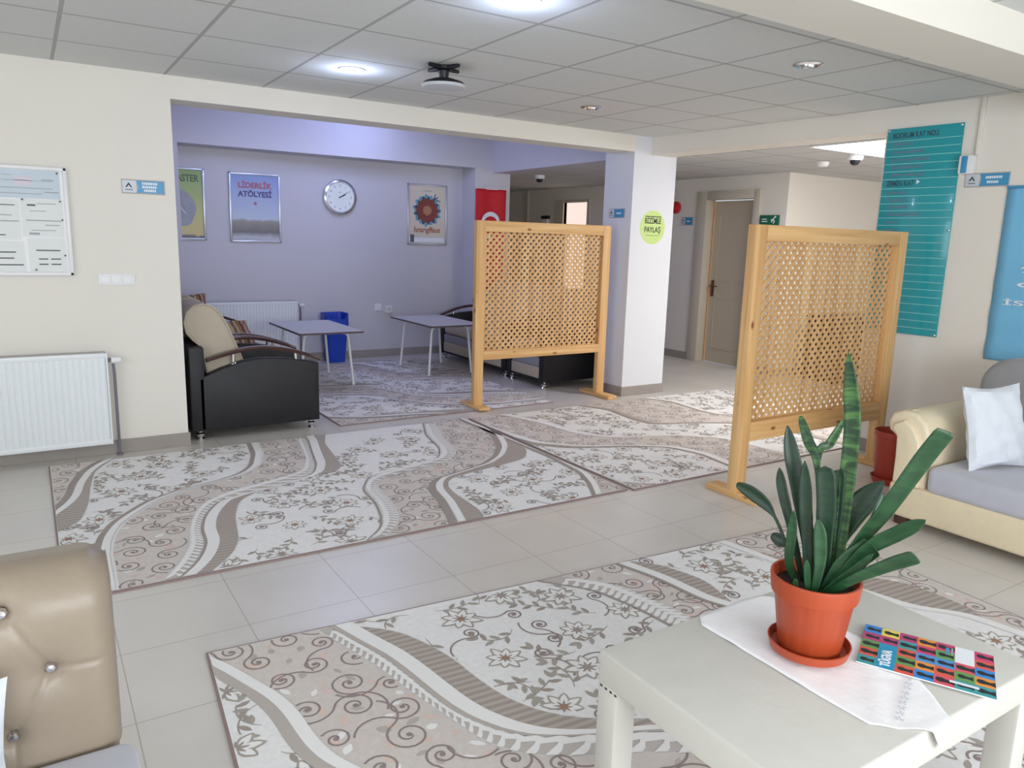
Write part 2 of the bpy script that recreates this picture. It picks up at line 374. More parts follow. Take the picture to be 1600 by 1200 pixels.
# ------------------------------------------------------------------ rugs
R_base = mat('rug_ground_ivory', (240, 237, 235), rough=.95, noise=.05, nscale=60, bump=.3, bscale=500, sheen=.2)
R_scroll = mat('rug_ground_beige', (214, 204, 196), rough=.95, noise=.05, nscale=60, bump=.3, bscale=500, sheen=.2)
R_edge = mat('rug_binding', (150, 128, 124), rough=.9)
R_dark = mat('rug_taupe_dark', (164, 152, 144), rough=.95)
R_hat1 = mat('rug_taupe', (166, 154, 144), rough=.95)
R_hat1b = mat('rug_taupe_mid', (184, 172, 162), rough=.95)
R_hat2 = mat('rug_taupe_light', (188, 178, 170), rough=.95)
R_hat3 = mat('rug_feather_ground', (196, 187, 180), rough=.95)  # beige ground woven between the white feathers
R_white = mat('rug_white', (240, 237, 234), rough=.95)
R_line = mat('rug_scroll_line', (152, 136, 132), rough=.95)
R_grey = mat('rug_leaf_grey', (172, 164, 154), rough=.95)
R_pink = mat('rug_pink', (222, 198, 186), rough=.95)
R_brown = mat('rug_flower_centre', (164, 128, 108), rough=.95)
def curve(pts):
    P = sorted([(v, u) for u, v in pts]); vs = [p[0] for p in P]; us = [p[1] for p in P]
    def raw(v):
        if v <= vs[0]:
            s = (us[1]-us[0])/max(.02, vs[1]-vs[0]); return us[0]+max(-1.2, min(1.2, s))*(v-vs[0])
        if v >= vs[-1]:
            s = (us[-1]-us[-2])/max(.02, vs[-1]-vs[-2]); return us[-1]+max(-1.2, min(1.2, s))*(v-vs[-1])
        for i in range(len(vs)-1):
            if v <= vs[i+1]:
                return us[i]+(us[i+1]-us[i])*(v-vs[i])/max(1e-6, vs[i+1]-vs[i])
    return lambda v: sum(raw(v+d) for d in (-.05, -.025, 0, .025, .05))/5
def off(c, d): return lambda v: c(v)+d
def build_rug_mesh(name, W, D, zones, bands, seed):
    """W x D rug, local u (x) and v (y); zones: (kind, left curve, right curve); bands: (kind, curve L, curve R, v0, v1)"""
    rnd = random.Random(seed); b = MB(); T = .009
    b.box(0, W, 0, D, 0, T-.001, R_edge)
    b.add([(.008, .008, T), (W-.008, .008, T), (W-.008, D-.008, T), (.008, D-.008, T)], [[0, 1, 2, 3]], R_base)
    lo, hi = .01, W-.01
    def strip(cl, cr, v0, v1, z, mt, st=.03, alt=None):
        v = v0; k = 0
        while v < v1-1e-6:
            w_ = min(v+st, v1)
            a0, a1, c0, c1 = [min(hi, max(lo, q)) for q in (cl(v), cr(v), cl(w_), cr(w_))]
            if a1-a0 > 1e-4 or c1-c0 > 1e-4:
                if a1 >= a0 and c1 >= c0:
                    b.add([(a0, v, z), (a1, v, z), (c1, w_, z), (c0, w_, z)], [[0, 1, 2, 3]], (alt if (alt and k % 2) else mt))
            v = w_; k += 1
    Z1, Z2, Z3, Z4 = T+.0004, T+.0008, T+.0012, T+.0016
    def inside(u, v, zn=None, mg=0):
        if not (lo < u < hi and .01 < v < D-.01): return False
        if zn: return zn[1](v)+mg < u < zn[2](v)-mg
        return True
    cnt = [0]
    def jz():
        cnt[0] += 1; return (cnt[0] % 997)*3.5e-7
    def ribbon(P, wd, z, mt, zn):
        z += jz()
        for i in range(len(P)-1):
            (x0, y0), (x1, y1) = P[i], P[i+1]
            if not (inside(x0, y0, zn) and inside(x1, y1, zn)): continue
            l = math.hypot(x1-x0, y1-y0)
            if l < 1e-6: continue
            w0 = wd*(.5+.5*min(1, i/4)); nx, ny = -(y1-y0)/l*w0/2, (x1-x0)/l*w0/2
            b.add([(x0-nx, y0-ny, z), (x1-nx, y1-ny, z), (x1+nx, y1+ny, z), (x0+nx, y0+ny, z)], [[0, 1, 2, 3]], mt)
    def leafp(x, y, a, L_, w_, z, mt, zn, outline=False):
        pts = []
        for t, s_ in ((0, 0), (.25, .8), (.55, 1), (.85, .5), (1, 0), (.85, -.5), (.55, -1), (.25, -.8)):
            pts.append((x+L_*t*math.cos(a)-w_/2*s_*math.sin(a), y+L_*t*math.sin(a)+w_/2*s_*math.cos(a)))
        if not all(inside(px, py, zn) for px, py in pts): return
        z += jz()
        b.add([(px, py, z) for px, py in pts], [list(range(8))], mt)
    def scroll(x, y, r, a0, hand, zn, tail=True):
        P = []; n = 26
        for i in range(n+1):
            t = i/n; rr = r*(.12+.88*t**.9); a = a0+hand*t*3.3*PI; P.append((x+rr*math.cos(a), y+rr*math.sin(a)))
        if tail:
            ex, ey = P[-1]; dx, dy = ex-P[-2][0], ey-P[-2][1]; h = math.atan2(dy, dx)
            for i in range(12): h -= hand*.16; ex += .013*math.cos(h); ey += .013*math.sin(h); P.append((ex, ey))
        ribbon(P, .0072, Z2, R_line, zn)
        k = [(x+.010*math.cos(q*PI/3), y+.010*math.sin(q*PI/3)) for q in range(6)]
        if all(inside(p[0], p[1], zn) for p in k): b.add([(p[0], p[1], Z2+.00036) for p in k], [list(range(6))], R_line)
    def flower(x, y, r, zn):
        a0 = rnd.random()*PI
        for k in range(8):
            a = a0+k*PI/4; L_ = r*rnd.uniform(.85, 1.15)
            leafp(x, y, a, L_, r*.55, Z2, R_grey, zn); leafp(x+.006*math.cos(a), y+.006*math.sin(a), a, L_*.8, r*.34, Z3, R_white, zn)
            leafp(x, y, a, L_*.45, r*.12, Z4, R_dark, zn)
        k = [(x+r*.2*math.cos(q*PI/4), y+r*.2*math.sin(q*PI/4)) for q in range(8)]
        if all(inside(p[0], p[1], zn) for p in k): b.add([(p[0], p[1], Z4+.0003) for p in k], [list(range(8))], R_brown)
    def sprig(x, y, a, L_, zn):
        P = []; h = a; cx, cy = x, y; bend = rnd.uniform(-.22, .22)
        for i in range(12):
            P.append((cx, cy)); cx += L_/12*math.cos(h); cy += L_/12*math.sin(h); h += bend
            if i % 2 == 1:
                sd = 1 if (i//2) % 2 else -1
                leafp(cx, cy, h+sd*.85, .05, .020, Z2, R_grey if rnd.random() < .6 else R_hat1, zn)
        ribbon(P, .005, Z2, R_dark, zn)
        leafp(cx, cy, h, .05, .022, Z2, R_grey, zn)
    for zn in zones:
        kind, cl, cr = zn
        if kind == 'scroll': strip(cl, cr, .01, D-.01, Z1, R_scroll)
        pts = []
        def scatter(dist, tries, mg, lst):
            out = []
            for _ in range(tries):
                v = rnd.uniform(.02, D-.02); l, r_ = max(lo, cl(v)), min(hi, cr(v))
                if r_-l < .03: continue
                u = rnd.uniform(l, r_)
                if not inside(u, v, zn, mg): continue
                if all((u-q[0])**2+(v-q[1])**2 > (dist+q[2])**2 for q in lst+out): out.append((u, v, 0))
            return out
        if kind == 'scroll':
            S = scatter(.125, 1600, .015, [])
            for u, v, _ in S: scroll(u, v, rnd.uniform(.045, .07), rnd.random()*2*PI, rnd.choice((-1, 1)), zn)
            for u, v, _ in scatter(.055, 800, .015, []):
                a = rnd.random()*6.3; leafp(u, v, a, rnd.uniform(.03, .055), rnd.uniform(.015, .03), T+.0006, rnd.choice((R_pink, R_pink, R_white, R_hat2)), zn)
        else:
            Fl = scatter(.24, 900, .05, [])
            for u, v, _ in Fl: flower(u, v, rnd.uniform(.066, .084), zn)
            F2 = [(u, v, .0) for u, v, _ in Fl]
            Sp = scatter(.105, 2200, .015, F2)
            for i, (u, v, _) in enumerate(Sp):
                if i % 4 == 3: scroll(u, v, .036, rnd.random()*6.3, rnd.choice((-1, 1)), zn)
                else: sprig(u, v, rnd.random()*6.3, .17, zn)
    for bd in bands:
        kind, cl, cr = bd[0], bd[1], bd[2]; v0, v1 = (bd[3], bd[4]) if len(bd) > 3 else (.01, D-.01)
        if kind == 'hatch': strip(cl, cr, v0, v1, T+.0020, R_hat1, .018, R_hat2)
        elif kind == 'brown': strip(cl, cr, v0, v1, T+.0020, R_dark, .015, R_hat1b)
        elif kind == 'dark': strip(cl, cr, v0, v1, T+.0026, R_dark)
        elif kind == 'grey': strip(cl, cr, v0, v1, T+.0023, R_hat2)
        elif kind == 'white': strip(cl, cr, v0, v1, T+.0028, R_white)
        elif kind == 'feather':
            strip(off(cl, .004), off(cr, -.004), v0, v1, T+.0020, R_hat3)
            v = v0+.005
            while v < v1-.06:
                for s_ in (0, 1):
                    mid = (cl(v+.03)+cr(v+.03))/2; e = cl(v) if s_ == 0 else cr(v); e2 = cl(v+.02) if s_ == 0 else cr(v+.02)
                    q = [(e, v), ((e+mid)/2, v+.008), (mid, v+.030), (mid, v+.052), ((e+mid)/2, v+.036), (e2, v+.014)]
                    if s_ == 0: q = q[::-1]
                    q = [(min(hi, max(lo, p[0])), p[1]) for p in q]
                    if max(p[0] for p in q)-min(p[0] for p in q) > .01: b.add([(p[0], p[1], T+.0024+.0001*s_+jz()*3) for p in q], [list(range(6))], R_white)
                v += .032
    ob = b.build(name); return ob
LOd, HId = (lambda v: -9), (lambda v: 9)
def W1(pts): return curve([(u-.02, v-3.21) for u, v in pts])
Aw = W1([(0.41, 5.26), (0.31, 5.17), (0.22, 4.99), (0.16, 4.76), (0.13, 4.55), (0.08, 4.4), (0.02, 4.29)])
Ah = W1([(.40, 5.26), (.31, 5.1), (0.25, 4.97), (0.21, 4.7), (0.18, 4.38), (0.13, 4.12), (0.02, 4.0)])
Bc = W1([(1.22, 5.24), (1.18, 4.93), (1.1, 4.67), (0.99, 4.52), (0.83, 4.45), (0.69, 4.41), (0.57, 4.35), (0.46, 4.27), (0.36, 4.14), (0.27, 4.01), (0.21, 3.84), (0.18, 3.65), (0.17, 3.3)])
Cf = W1([(1.54, 5.26), (1.49, 4.99), (1.43, 4.65), (1.33, 4.41), (1.17, 4.34), (0.99, 4.29), (0.81, 4.23), (0.7, 4.1), (0.63, 3.97), (0.57, 3.76), (0.54, 3.56), (0.49, 3.43), (0.45, 3.34), (0.39, 3.24)])
Cw = W1([(1.62, 5.2), (1.61, 5.1), (1.54, 4.8), (1.48, 4.52), (1.4, 4.33), (1.26, 4.25), (1.02, 4.18), (0.84, 4.14), (0.75, 4.01), (0.69, 3.88), (0.65, 3.72), (0.64, 3.55), (0.59, 3.4), (0.53, 3.29), (0.49, 3.24)])
Ch = W1([(1.01, 4.16), (0.95, 4.15), (0.86, 4.02), (0.8, 3.82), (0.75, 3.52), (0.69, 3.37), (0.61, 3.27), (0.57, 3.22)])
Ct = W1([(1.74, 5.19), (1.66, 4.97), (1.62, 4.68), (1.58, 4.4), (1.50, 4.31)])
Df = W1([(2.52, 5.17), (2.39, 4.86), (2.32, 4.5), (2.22, 4.31), (2.09, 4.21), (1.9, 4.2), (1.76, 4.18), (1.65, 4.13), (1.53, 3.92), (1.51, 3.68), (1.46, 3.48), (1.39, 3.32), (1.28, 3.22)])
Dr = W1([(2.60, 5.14), (2.46, 4.71), (2.38, 4.37), (2.28, 4.25), (2.10, 4.14), (1.87, 4.13), (1.71, 4.08), (1.61, 3.92), (1.60, 3.72), (1.56, 3.51), (1.5, 3.36), (1.38, 3.23)])
Ed = W1([(2.89, 4.99), (2.83, 4.64), (2.71, 4.36), (2.55, 4.15), (2.32, 3.99), (2.08, 3.96), (1.95, 3.88), (1.87, 3.74), (1.83, 3.52), (1.76, 3.29), (1.74, 3.23)])
Eh = W1([(2.9, 4.56), (2.84, 4.2), (2.7, 4.01), (2.56, 3.97), (2.2, 3.93), (2.08, 3.89), (1.99, 3.77), (1.96, 3.62), (1.96, 3.49), (1.95, 3.3), (1.92, 3.22)])
Fd = W1([(2.87, 4.35), (2.88, 3.97), (2.85, 3.61), (2.77, 3.41), (2.67, 3.24)])
design1 = dict(
 zones=[('scroll', LOd, off(Aw, -.06)), ('floral', Ah, off(Bc, -.03)), ('scroll', off(Bc, .05), Cf), ('floral', Ch, Df), ('scroll', Dr, off(Ed, -.01)), ('floral', Eh, Fd), ('scroll', off(Fd, .05), HId)],
 bands=[('hatch', Aw, Ah, .75, 2), ('dark', off(Aw, -.055), off(Aw, -.02)), ('white', off(Aw, -.015), off(Aw, .025)),
        ('dark', off(Bc, -.03), off(Bc, .0)), ('white', off(Bc, .0), off(Bc, .035)),
        ('feather', Cf, off(Cw, -.035)), ('dark', off(Cw, -.035), off(Cw, -.02)), ('white', off(Cw, -.02), off(Cw, .035)),
        ('brown', off(Cw, .035), Ch, .01, .95), ('hatch', off(Cw, .03), Ct, 1.1, 1.99),
        ('feather', Df, Dr), ('dark', off(Df, -.012), Df),
        ('dark', off(Ed, -.02), off(Ed, .025)), ('white', off(Ed, .03), off(Ed, .075)), ('brown', off(Ed, .078), Eh, .01, 1.36),
        ('dark', off(Fd, -.02), off(Fd, .01)), ('white', off(Fd, .01), off(Fd, .05))])
design1['bands'] = [(q[0], q[1], q[2], max(.01, q[3]), min(1.99, q[4])) if len(q) > 3 else (q[0], q[1], q[2], .01, 1.99) for q in design1['bands']]
# foreground rug: v is measured from the far edge, so flip to D - v
def W2(pts): return curve([(u, 2.0-v) for u, v in pts])
lowc = W2([(-0.01, 0.05), (0.05, 0.15), (0.1, 0.26), (0.15, 0.36), (0.18, 0.47), (0.19, 0.57), (0.21, 0.68), (0.24, 0.75), (.4, 1.0), (.7, 1.25), (.9, 1.6), (.95, 1.95)])
whc = W2([(0.49, 0.04), (0.55, 0.2), (0.58, 0.26), (0.62, 0.41), (0.65, 0.56), (0.68, 0.68), (0.73, 0.78), (0.8, 0.87), (0.87, 0.92), (0.95, 0.95), (1.25, 1.05), (1.45, 1.3), (1.52, 1.6), (1.6, 1.95)])
brc = W2([(0.50, 0.04), (0.63, 0.13), (0.7, 0.26), (0.75, 0.4), (0.77, 0.53), (0.80, 0.66), (0.84, 0.75), (0.91, 0.84), (0.99, 0.90), (1.25, 1.02)])
fec = W2([(0.39, 0.03), (0.45, 0.2), (0.5, 0.33), (0.54, 0.49), (0.58, 0.62), (0.62, 0.74), (0.65, 0.84), (0.7, 0.92), (0.79, 0.99), (0.89, 1.03), (1.15, 1.13), (1.34, 1.35), (1.42, 1.6), (1.5, 1.95)])
upc = W2([(1.34, 0.02), (1.5, 0.18), (1.57, 0.4), (1.62, .7), (1.9, 1.0), (2.1, 1.3), (2.2, 1.9)])
upr = off(upc, .11)
wh2 = W2([(1.79, 0.04), (1.85, 0.21), (1.89, 0.46), (1.94, 0.54), (2.1, .8), (2.4, 1.1), (2.5, 1.9)])
br2 = W2([(1.82, 0.02), (1.91, 0.09), (1.99, 0.31), (1.95, 0.51)])
wh3 = W2([(2.35, .04), (2.45, .5), (2.57, 0.87), (2.71, 1.0), (2.76, 1.21), (2.8, 1.9)])
ln3 = W2([(2.45, .2), (2.67, 0.59), (2.79, 0.72), (2.81, 0.95), (2.75, 1.13)])
design2 = dict(
 zones=[('floral', LOd, off(lowc, -.02)), ('scroll', off(lowc, .03), fec), ('floral', brc, upc), ('scroll', upr, off(wh2, -.03)), ('floral', br2, wh3), ('scroll', off(wh3, .05), HId)],
 bands=[('grey', off(lowc, -.05), off(lowc, -.01)), ('white', off(lowc, -.012), off(lowc, .03)),
        ('feather', fec, off(whc, -.05)), ('grey', off(whc, -.05), off(whc, -.03)), ('white', off(whc, -.03), off(whc, .03)), ('brown', off(whc, .03), brc, .95, 1.97),
        ('feather', upc, upr), ('dark', off(upc, -.012), upc),
        ('dark', off(wh2, -.05), off(wh2, -.03)), ('white', off(wh2, -.03), off(wh2, .02)), ('brown', off(wh2, .02), br2, 1.46, 1.98),
        ('white', wh3, off(wh3, .05)), ('brown', off(wh3, .05), ln3, .85, 1.8)])
design2['bands'] = [q if len(q) > 3 else (q[0], q[1], q[2], .01, 1.99) for q in design2['bands']]
Pc = curve([(-0.05, 1.94), (0.0, 1.45), (0.07, 1.12), (0.3, 0.89), (0.62, 0.77), (0.88, 0.6), (0.96, 0.36), (0.92, 0.05)])
Qc = curve([(1.12, 1.99), (1.26, 1.75), (1.22, 1.38), (1.25, 1.16), (1.59, 1.05), (1.9, 0.9), (2.08, 0.51), (2.12, 0.05)])
Rc = curve([(0.3, 1.97), (0.43, 1.61), (0.48, 1.21), (0.67, 0.96), (1.1, .85), (1.4, .6), (1.5, .05)])
Sc = curve([(-0.04, 0.31), (0.08, 0.1), (0.22, 0.01)])
Tc = off(Qc, .75)
design3 = dict(
 zones=[('scroll', LOd, Sc), ('floral', Sc, off(Pc, -.02)), ('scroll', off(Pc, .05), Rc), ('floral', off(Rc, .07), off(Qc, -.03)), ('scroll', off(Qc, .03), off(Tc, -.02)), ('floral', off(Tc, .05), HId)],
 bands=[('white', off(Sc, -.02), off(Sc, .01)), ('hatch', off(Pc, -.10), off(Pc, -.04), .7, 1.6), ('dark', off(Pc, -.04), off(Pc, -.015)), ('white', off(Pc, -.015), off(Pc, .03)),
        ('white', Rc, off(Rc, .06)), ('dark', off(Qc, -.03), off(Qc, .01)), ('grey', off(Qc, .01), off(Qc, .05)), ('dark', off(Tc, -.02), off(Tc, .01)), ('white', off(Tc, .01), off(Tc, .05))])
design3['bands'] = [q if len(q) > 3 else (q[0], q[1], q[2], .01, 1.99) for q in design3['bands']]
rugs = 'patterned area rugs'
r = build_rug_mesh('area_rug', 2.88, 2.0, design1['zones'], design1['bands'], 3); r.location = (.02, 3.21, .001); r1 = r
tag(r, 'ivory and beige floral wave rug in the middle, beside the radiator wall', 'rug', rugs)
r = build_rug_mesh('area_rug', 2.93, 2.0, design2['zones'], design2['bands'], 5); r.location = (.42+.1404, 2.56-1.995, .001); r.rotation_euler = (0, 0, math.atan2(-.07, .9975))
r.location = Vector((.42, 2.56, .001)) + Vector((-.0702, -.9975, 0))*2.0
tag(r, 'foreground ivory and beige rug under the covered coffee table', 'rug', rugs)
r = build_rug_mesh('area_rug', 2.95, 2.0, design3['zones'], design3['bands'], 8); r.location = (2.93, 3.19, .001)
tag(r, 'beige patterned rug running past the column under the nearer lattice screen into the hall', 'rug', rugs)
r = r1.copy(); COL.objects.link(r); r.rotation_euler = (0, 0, PI/2); r.location = (3.93, 5.41, .001); r.scale = (.965, 1, 1)
tag(r, 'rug on the alcove floor under the two small grey tables', 'rug', rugs)

# ------------------------------------------------------------------ left wall fittings
def radiator(name, x0, x1, y, z0, z1, label, valve_x):
    t = thing(name, ((x0+x1)/2, y, z0), label, 'radiator'); cx = (x0+x1)/2
    b = MB(); dy = .10; n = int((x1-x0)/.034); step = (x1-x0)/n
    pts = []
    for i in range(n):
        a = x0+i*step; pts += [(a-cx, -dy), (a+step*.62-cx, -dy), (a+step*.74-cx, -dy+.005), (a+step*.88-cx, -dy+.005)]
    zz = z1-z0
    vs = [(p[0], p[1], .03) for p in pts]+[(p[0], p[1], zz-.03) for p in pts]; k = len(pts)
    b.add(vs, [[i, i+1, k+i+1, k+i] for i in range(k-1)], M_rad, False)
    b.box(x0-cx, x1-cx, -dy+.03, -.04, .0, zz-.01, M_rad); b.box(x0-cx, x1-cx, -dy-.002, -dy+.01, 0, .032, M_rad, bev=.003); b.box(x0-cx, x1-cx, -dy-.002, -dy+.01, zz-.032, zz, M_rad, bev=.003)
    b.build('front_panel', t)
    b = MB(); b.box(x0-cx, x1-cx, -dy, -.035, zz-.004, zz+.004, M_pipe if False else M_signrim); b.box(x1-cx-.002, x1-cx+.008, -dy, -.035, 0, zz, M_rad); b.box(x0-cx-.008, x0-cx+.002, -dy, -.035, 0, zz, M_rad)
    for s_ in (x0+.2, x1-.2): b.box(s_-.02-cx, s_+.02-cx, -.036, -.003, .1, zz-.1, M_rad)
    b.build('casing', t)
    b = MB(); b.cyl((x1-cx, -.065, zz-.05), (x1-cx+.035, -.065, zz-.05), .012, M_pipe); b.cyl((x1-cx+.03, -.065, zz-.05), (x1-cx+.085, -.065, zz-.05), .022, M_white, r1=.018)
    b.build('valve', t)
    b = MB(); b.tube([(x1-cx+.04, -.065, zz-.05), (x1-cx+.045, -.06, zz-.14), (x1-cx+.045, -.055, .0), (x1-cx+.045, -.05, -z0+.012)], .009, M_pipe); b.cyl((x1-cx+.045, -.05, -z0), (x1-cx+.045, -.05, -z0+.012), .018, M_pipe)
    b.build('pipe', t)
    return t
radiator('radiator', -1.2, .375, WL, .09, .675, 'white panel radiator on the cream wall at left under the notice board', 0)
radiator('radiator', 1.36, 2.53, 8.52, .10, .70, 'white panel radiator on the alcove back wall behind the black sofas', 0)

def board():
    t = thing('notice_board', (-.30, WL, 1.15), 'white framed notice board pinned with papers above the left radiator', 'notice board')
    def B(x0, x1, y0, y1, z0, z1, mt, bb, bev=0): bb.box(x0+.30, x1+.30, y0-WL, y1-WL, z0-1.15, z1-1.15, mt, bev=bev)
    x0, x1, z0, z1 = -.95, .245, 1.15, 1.785
    b = MB(); B(x0, x1, WL-.012, WL-.001, z0, z1, M_white, b); b.build('backing', t)
    b = MB()
    for q in ((x0, x1, z0, z0+.022), (x0, x1, z1-.022, z1), (x0, x0+.022, z0, z1), (x1-.022, x1, z0, z1)): B(q[0], q[1], WL-.028, WL-.001, q[2], q[3], M_white, b, .005)
    b.build('frame', t)
    def paper(a0, a1, c0, c1, mt, rows):
        p = MB(); B(a0, a1, WL-.0145, WL-.013, c0, c1, mt, p); po = p.build('paper', t)
        p = MB()
        for (u0, u1, v, h, mm) in rows: B(a0+(a1-a0)*u0, a0+(a1-a0)*u1, WL-.0153, WL-.0147, c0+(c1-c0)*v, c0+(c1-c0)*v+h, mm, p)
        if rows: p.build('print', po)
    paper(-.16, .205, 1.60, 1.76, M_paperb, [(.1, .75, .15, .004, M_print), (.1, .9, .35, .004, M_print), (.1, .9, .62, .003, M_print), (.38, .62, .45, .05, M_paperp), (.75, .92, .66, .006, M_print), (.78, .98, .22, .006, M_print), (.1, .35, .8, .003, M_print)])
    paper(.00, .21, 1.38, 1.595, M_paper, [(.15, .35, .82, .01, M_printd), (.38, .85, .88, .004, M_print), (.2, .6, .68, .004, M_print), (.1, .95, .42, .006, M_print), (.55, .9, .3, .005, M_print), (.2, .8, .16, .004, M_print), (.15, .4, .05, .012, M_print)])
    paper(-.20, -.01, 1.36, 1.59, M_paper, [(.3, .9, .85, .005, M_printd), (.4, .8, .6, .005, M_print), (.1, .98, .45, .006, M_print), (.1, .6, .1, .006, M_printd)])
    paper(.02, .21, 1.175, 1.37, M_paper, [(.2, .85, .62, .007, M_printd), (.25, .5, .36, .007, M_printd), (.58, .85, .36, .007, M_printd), (.25, .5, .2, .007, M_printd), (.58, .85, .2, .007, M_printd)])
    paper(-.22, 0.0, 1.175, 1.35, M_paper, [(.1, .8, .62, .007, M_printd), (.1, .75, .42, .007, M_printd), (.1, .95, .2, .007, M_printd)])
    paper(-.90, -.24, 1.18, 1.75, M_paper, [(.1, .9, .9, .006, M_print), (.1, .8, .8, .005, M_print), (.1, .85, .7, .005, M_print), (.1, .6, .5, .005, M_print)])
    for px, pz in ((-.14, 1.75), (.195, 1.75), (-.13, 1.597), (.01, 1.592), (.20, 1.588), (.205, 1.48), (.205, 1.27), (.05, 1.185)):
        p = MB(); p.cyl((px+.30, -.0145, pz-1.15), (px+.30, -.022, pz-1.15), .0055, M_printd, seg=10); p.build('pin', t)
board()
def plate(name, M, w_, h, label, lines=2, group=None, logo=True):
    """door sign: M maps local (x right, y up, z outward) with origin at its centre"""
    t = thing(name, M.to_translation(), label, 'sign', group); t.matrix_world = M
    b = MB(); b.box(-w_/2, w_/2, -h/2, h/2, 0, .008, M_signrim, bev=.002); b.build('backing', t)
    b = MB(); b.box(-w_/2+.004, -w_*.16, -h/2+.006, h/2-.006, .008, .0092, M_signg); pb = b.build('logo_field', t)
    b = MB(); pts = [(-w_*.22+.3*0, 0)]
    n = 8; P = [(w_/2-.004, h/2-.006), (-w_*.17, h/2-.006)] + [(-w_*.17+.012*math.sin(PI*i/n), h/2-.006-(h-.012)*i/n) for i in range(1, n)] + [(-w_*.17, -h/2+.006), (w_/2-.004, -h/2+.006)]
    b.prism(P, .008, .0098, 'z', M_signb); fb = b.build('colour_field', t)
    if logo:
        b = MB(); cx = -w_*.34; s_ = h*.28
        b.prism([(cx-s_*.8, -s_*.2), (cx, s_*1.0), (cx+s_*.8, -s_*.2), (cx+s_*.45, -s_*.2), (cx, s_*.45), (cx-s_*.45, -s_*.2)], .0092, .0104, 'z', M_smudge2)
        b.box(cx-s_*.9, cx+s_*.9, -s_*.95, -s_*.7, .0092, .0104, M_smudge); b.build('emblem', pb)
    b = MB(); k = lines
    for i in range(k):
        zc = h*(.5-(i+1)/(k+1)); hw = w_*(.13 if i == k-1 else .17); cx = w_*.14
        q = -hw
        rn = random.Random(i*7+int(w_*1000))
        while q < hw:
            wd = rn.uniform(.006, .012); b.box(cx+q, cx+q+wd, zc-h*.09, zc+h*.09, .0098, .0108, M_offw); q += wd+.003
    b.build('lettering', fb)
    return t
plate('door_sign', FY(.66, WL, 1.70), .245, .085, 'small blue and white name sign on the cream wall near the alcove corner', 3)
plate('door_sign', frame((4.70, 5.575, 1.71), (0, -1, 0), (0, 0, 1)), .22, .085, 'small blue sign on the shaded side of the square column', 1)
plate('door_sign', frame((X, 7.0, 1.73), (0, -1, 0), (0, 0, 1)), .2, .10, 'small blue sign on the hall wall left of the cream door', 1)
plate('door_sign', frame(rw(2.865, 1.89), (Vector(rw(3, 0))-Vector(rw(2, 0))), (0, 0, 1)), .255, .085, 'blue sign on the right wall above the blue banner', 2)
t = thing('switch_plate', (.475, WL, 1.125), 'white four gang light switch plate beneath the small sign', 'switch')
b = MB(); b.prism(rrect(.205, .072, .01), 0, .010, 'z', M_white, bev=.002, M=frame((0, 0, 0), (1, 0, 0), (0, 0, 1))); b.build('plate', t)
for k in range(3):
    b = MB(); b.prism(rrect(.056, .050, .004), .010, .014, 'z', M_white, bev=.0015, M=frame((-.062+.062*k, 0, 0), (1, 0, 0), (0, 0, 1))); b.build('rocker', t)

# ------------------------------------------------------------------ alcove wall pictures, clock, sockets
def picture(x0, x1, z0, z1, label, draw):
    y = 8.52; cx = (x0+x1)/2; t = thing('framed_poster', (cx, y, z0), label, 'poster', None)
    w_ = x1-x0; h = z1-z0
    b = MB()
    for q in ((-w_/2, w_/2, 0, .022), (-w_/2, w_/2, h-.022, h), (-w_/2, -w_/2+.022, 0, h), (w_/2-.022, w_/2, 0, h)): b.box(q[0], q[1], -.02, -.001, q[2], q[3], M_alu, bev=.006)
    b.build('frame', t)
    draw(t, w_, h)
def gradmat(name, stops, axis=2, length=1.0, rough=.4):
    m = mat(name, (200, 200, 200), rough=rough); nt = m.node_tree; N = nt.nodes; L = nt.links
    tc = N.new('ShaderNodeTexCoord'); s = N.new('ShaderNodeSeparateXYZ'); L.new(tc.outputs['Object'], s.inputs[0])
    d = N.new('ShaderNodeMath'); d.operation = 'DIVIDE'; L.new(s.outputs[axis], d.inputs[0]); d.inputs[1].default_value = length
    n = N.new('ShaderNodeTexNoise'); n.inputs['Scale'].default_value = 9; n.inputs['Detail'].default_value = 5; L.new(tc.outputs['Object'], n.inputs['Vector'])
    a = N.new('ShaderNodeMath'); a.operation = 'MULTIPLY_ADD'; L.new(n.outputs['Fac'], a.inputs[0]); a.inputs[1].default_value = .10; L.new(d.outputs[0], a.inputs[2])
    c = N.new('ShaderNodeValToRGB'); cr = c.color_ramp
    while len(cr.elements) < len(stops): cr.elements.new(.5)
    for e, (p, col) in zip(cr.elements, stops): e.position = p; e.color = rgb(*col)
    L.new(a.outputs[0], c.inputs['Fac']); L.new(c.outputs['Color'], N['Principled BSDF'].inputs['Base Color'])
    return m
# the posters' printed pictures (colours of the print)
M_sky = gradmat('poster_landscape', [(0, (150, 150, 156)), (.12, (196, 198, 204)), (.20, (120, 118, 120)), (.36, (158, 154, 146)), (.40, (196, 206, 224)), (1, (142, 162, 212))], 2, .72)
M_yel = gradmat('poster_yellow', [(0, (110, 108, 116)), (.11, (106, 104, 112)), (.14, (216, 200, 140)), (.4, (204, 202, 136)), (.85, (156, 182, 118)), (1, (146, 172, 110))], 2, .72)
M_crm = mat('poster_cream', (214, 204, 188), rough=.4)
M_gry = mat('poster_grey_figure', (160, 164, 172), rough=.5, noise=.15, nscale=14)
M_tred = mat('poster_title_red', (176, 100, 122), rough=.5); M_tnavy = mat('poster_title_navy', (92, 84, 140), rough=.5)
M_tgreen = mat('poster_title_green', (92, 112, 84), rough=.5)
M_maroon = mat('poster_maroon', (128, 56, 52), rough=.5, noise=.2, nscale=20); M_tealp = mat('poster_teal', (104, 160, 180), rough=.5); M_dkteal = mat('poster_dark_teal', (52, 74, 92), rough=.5)
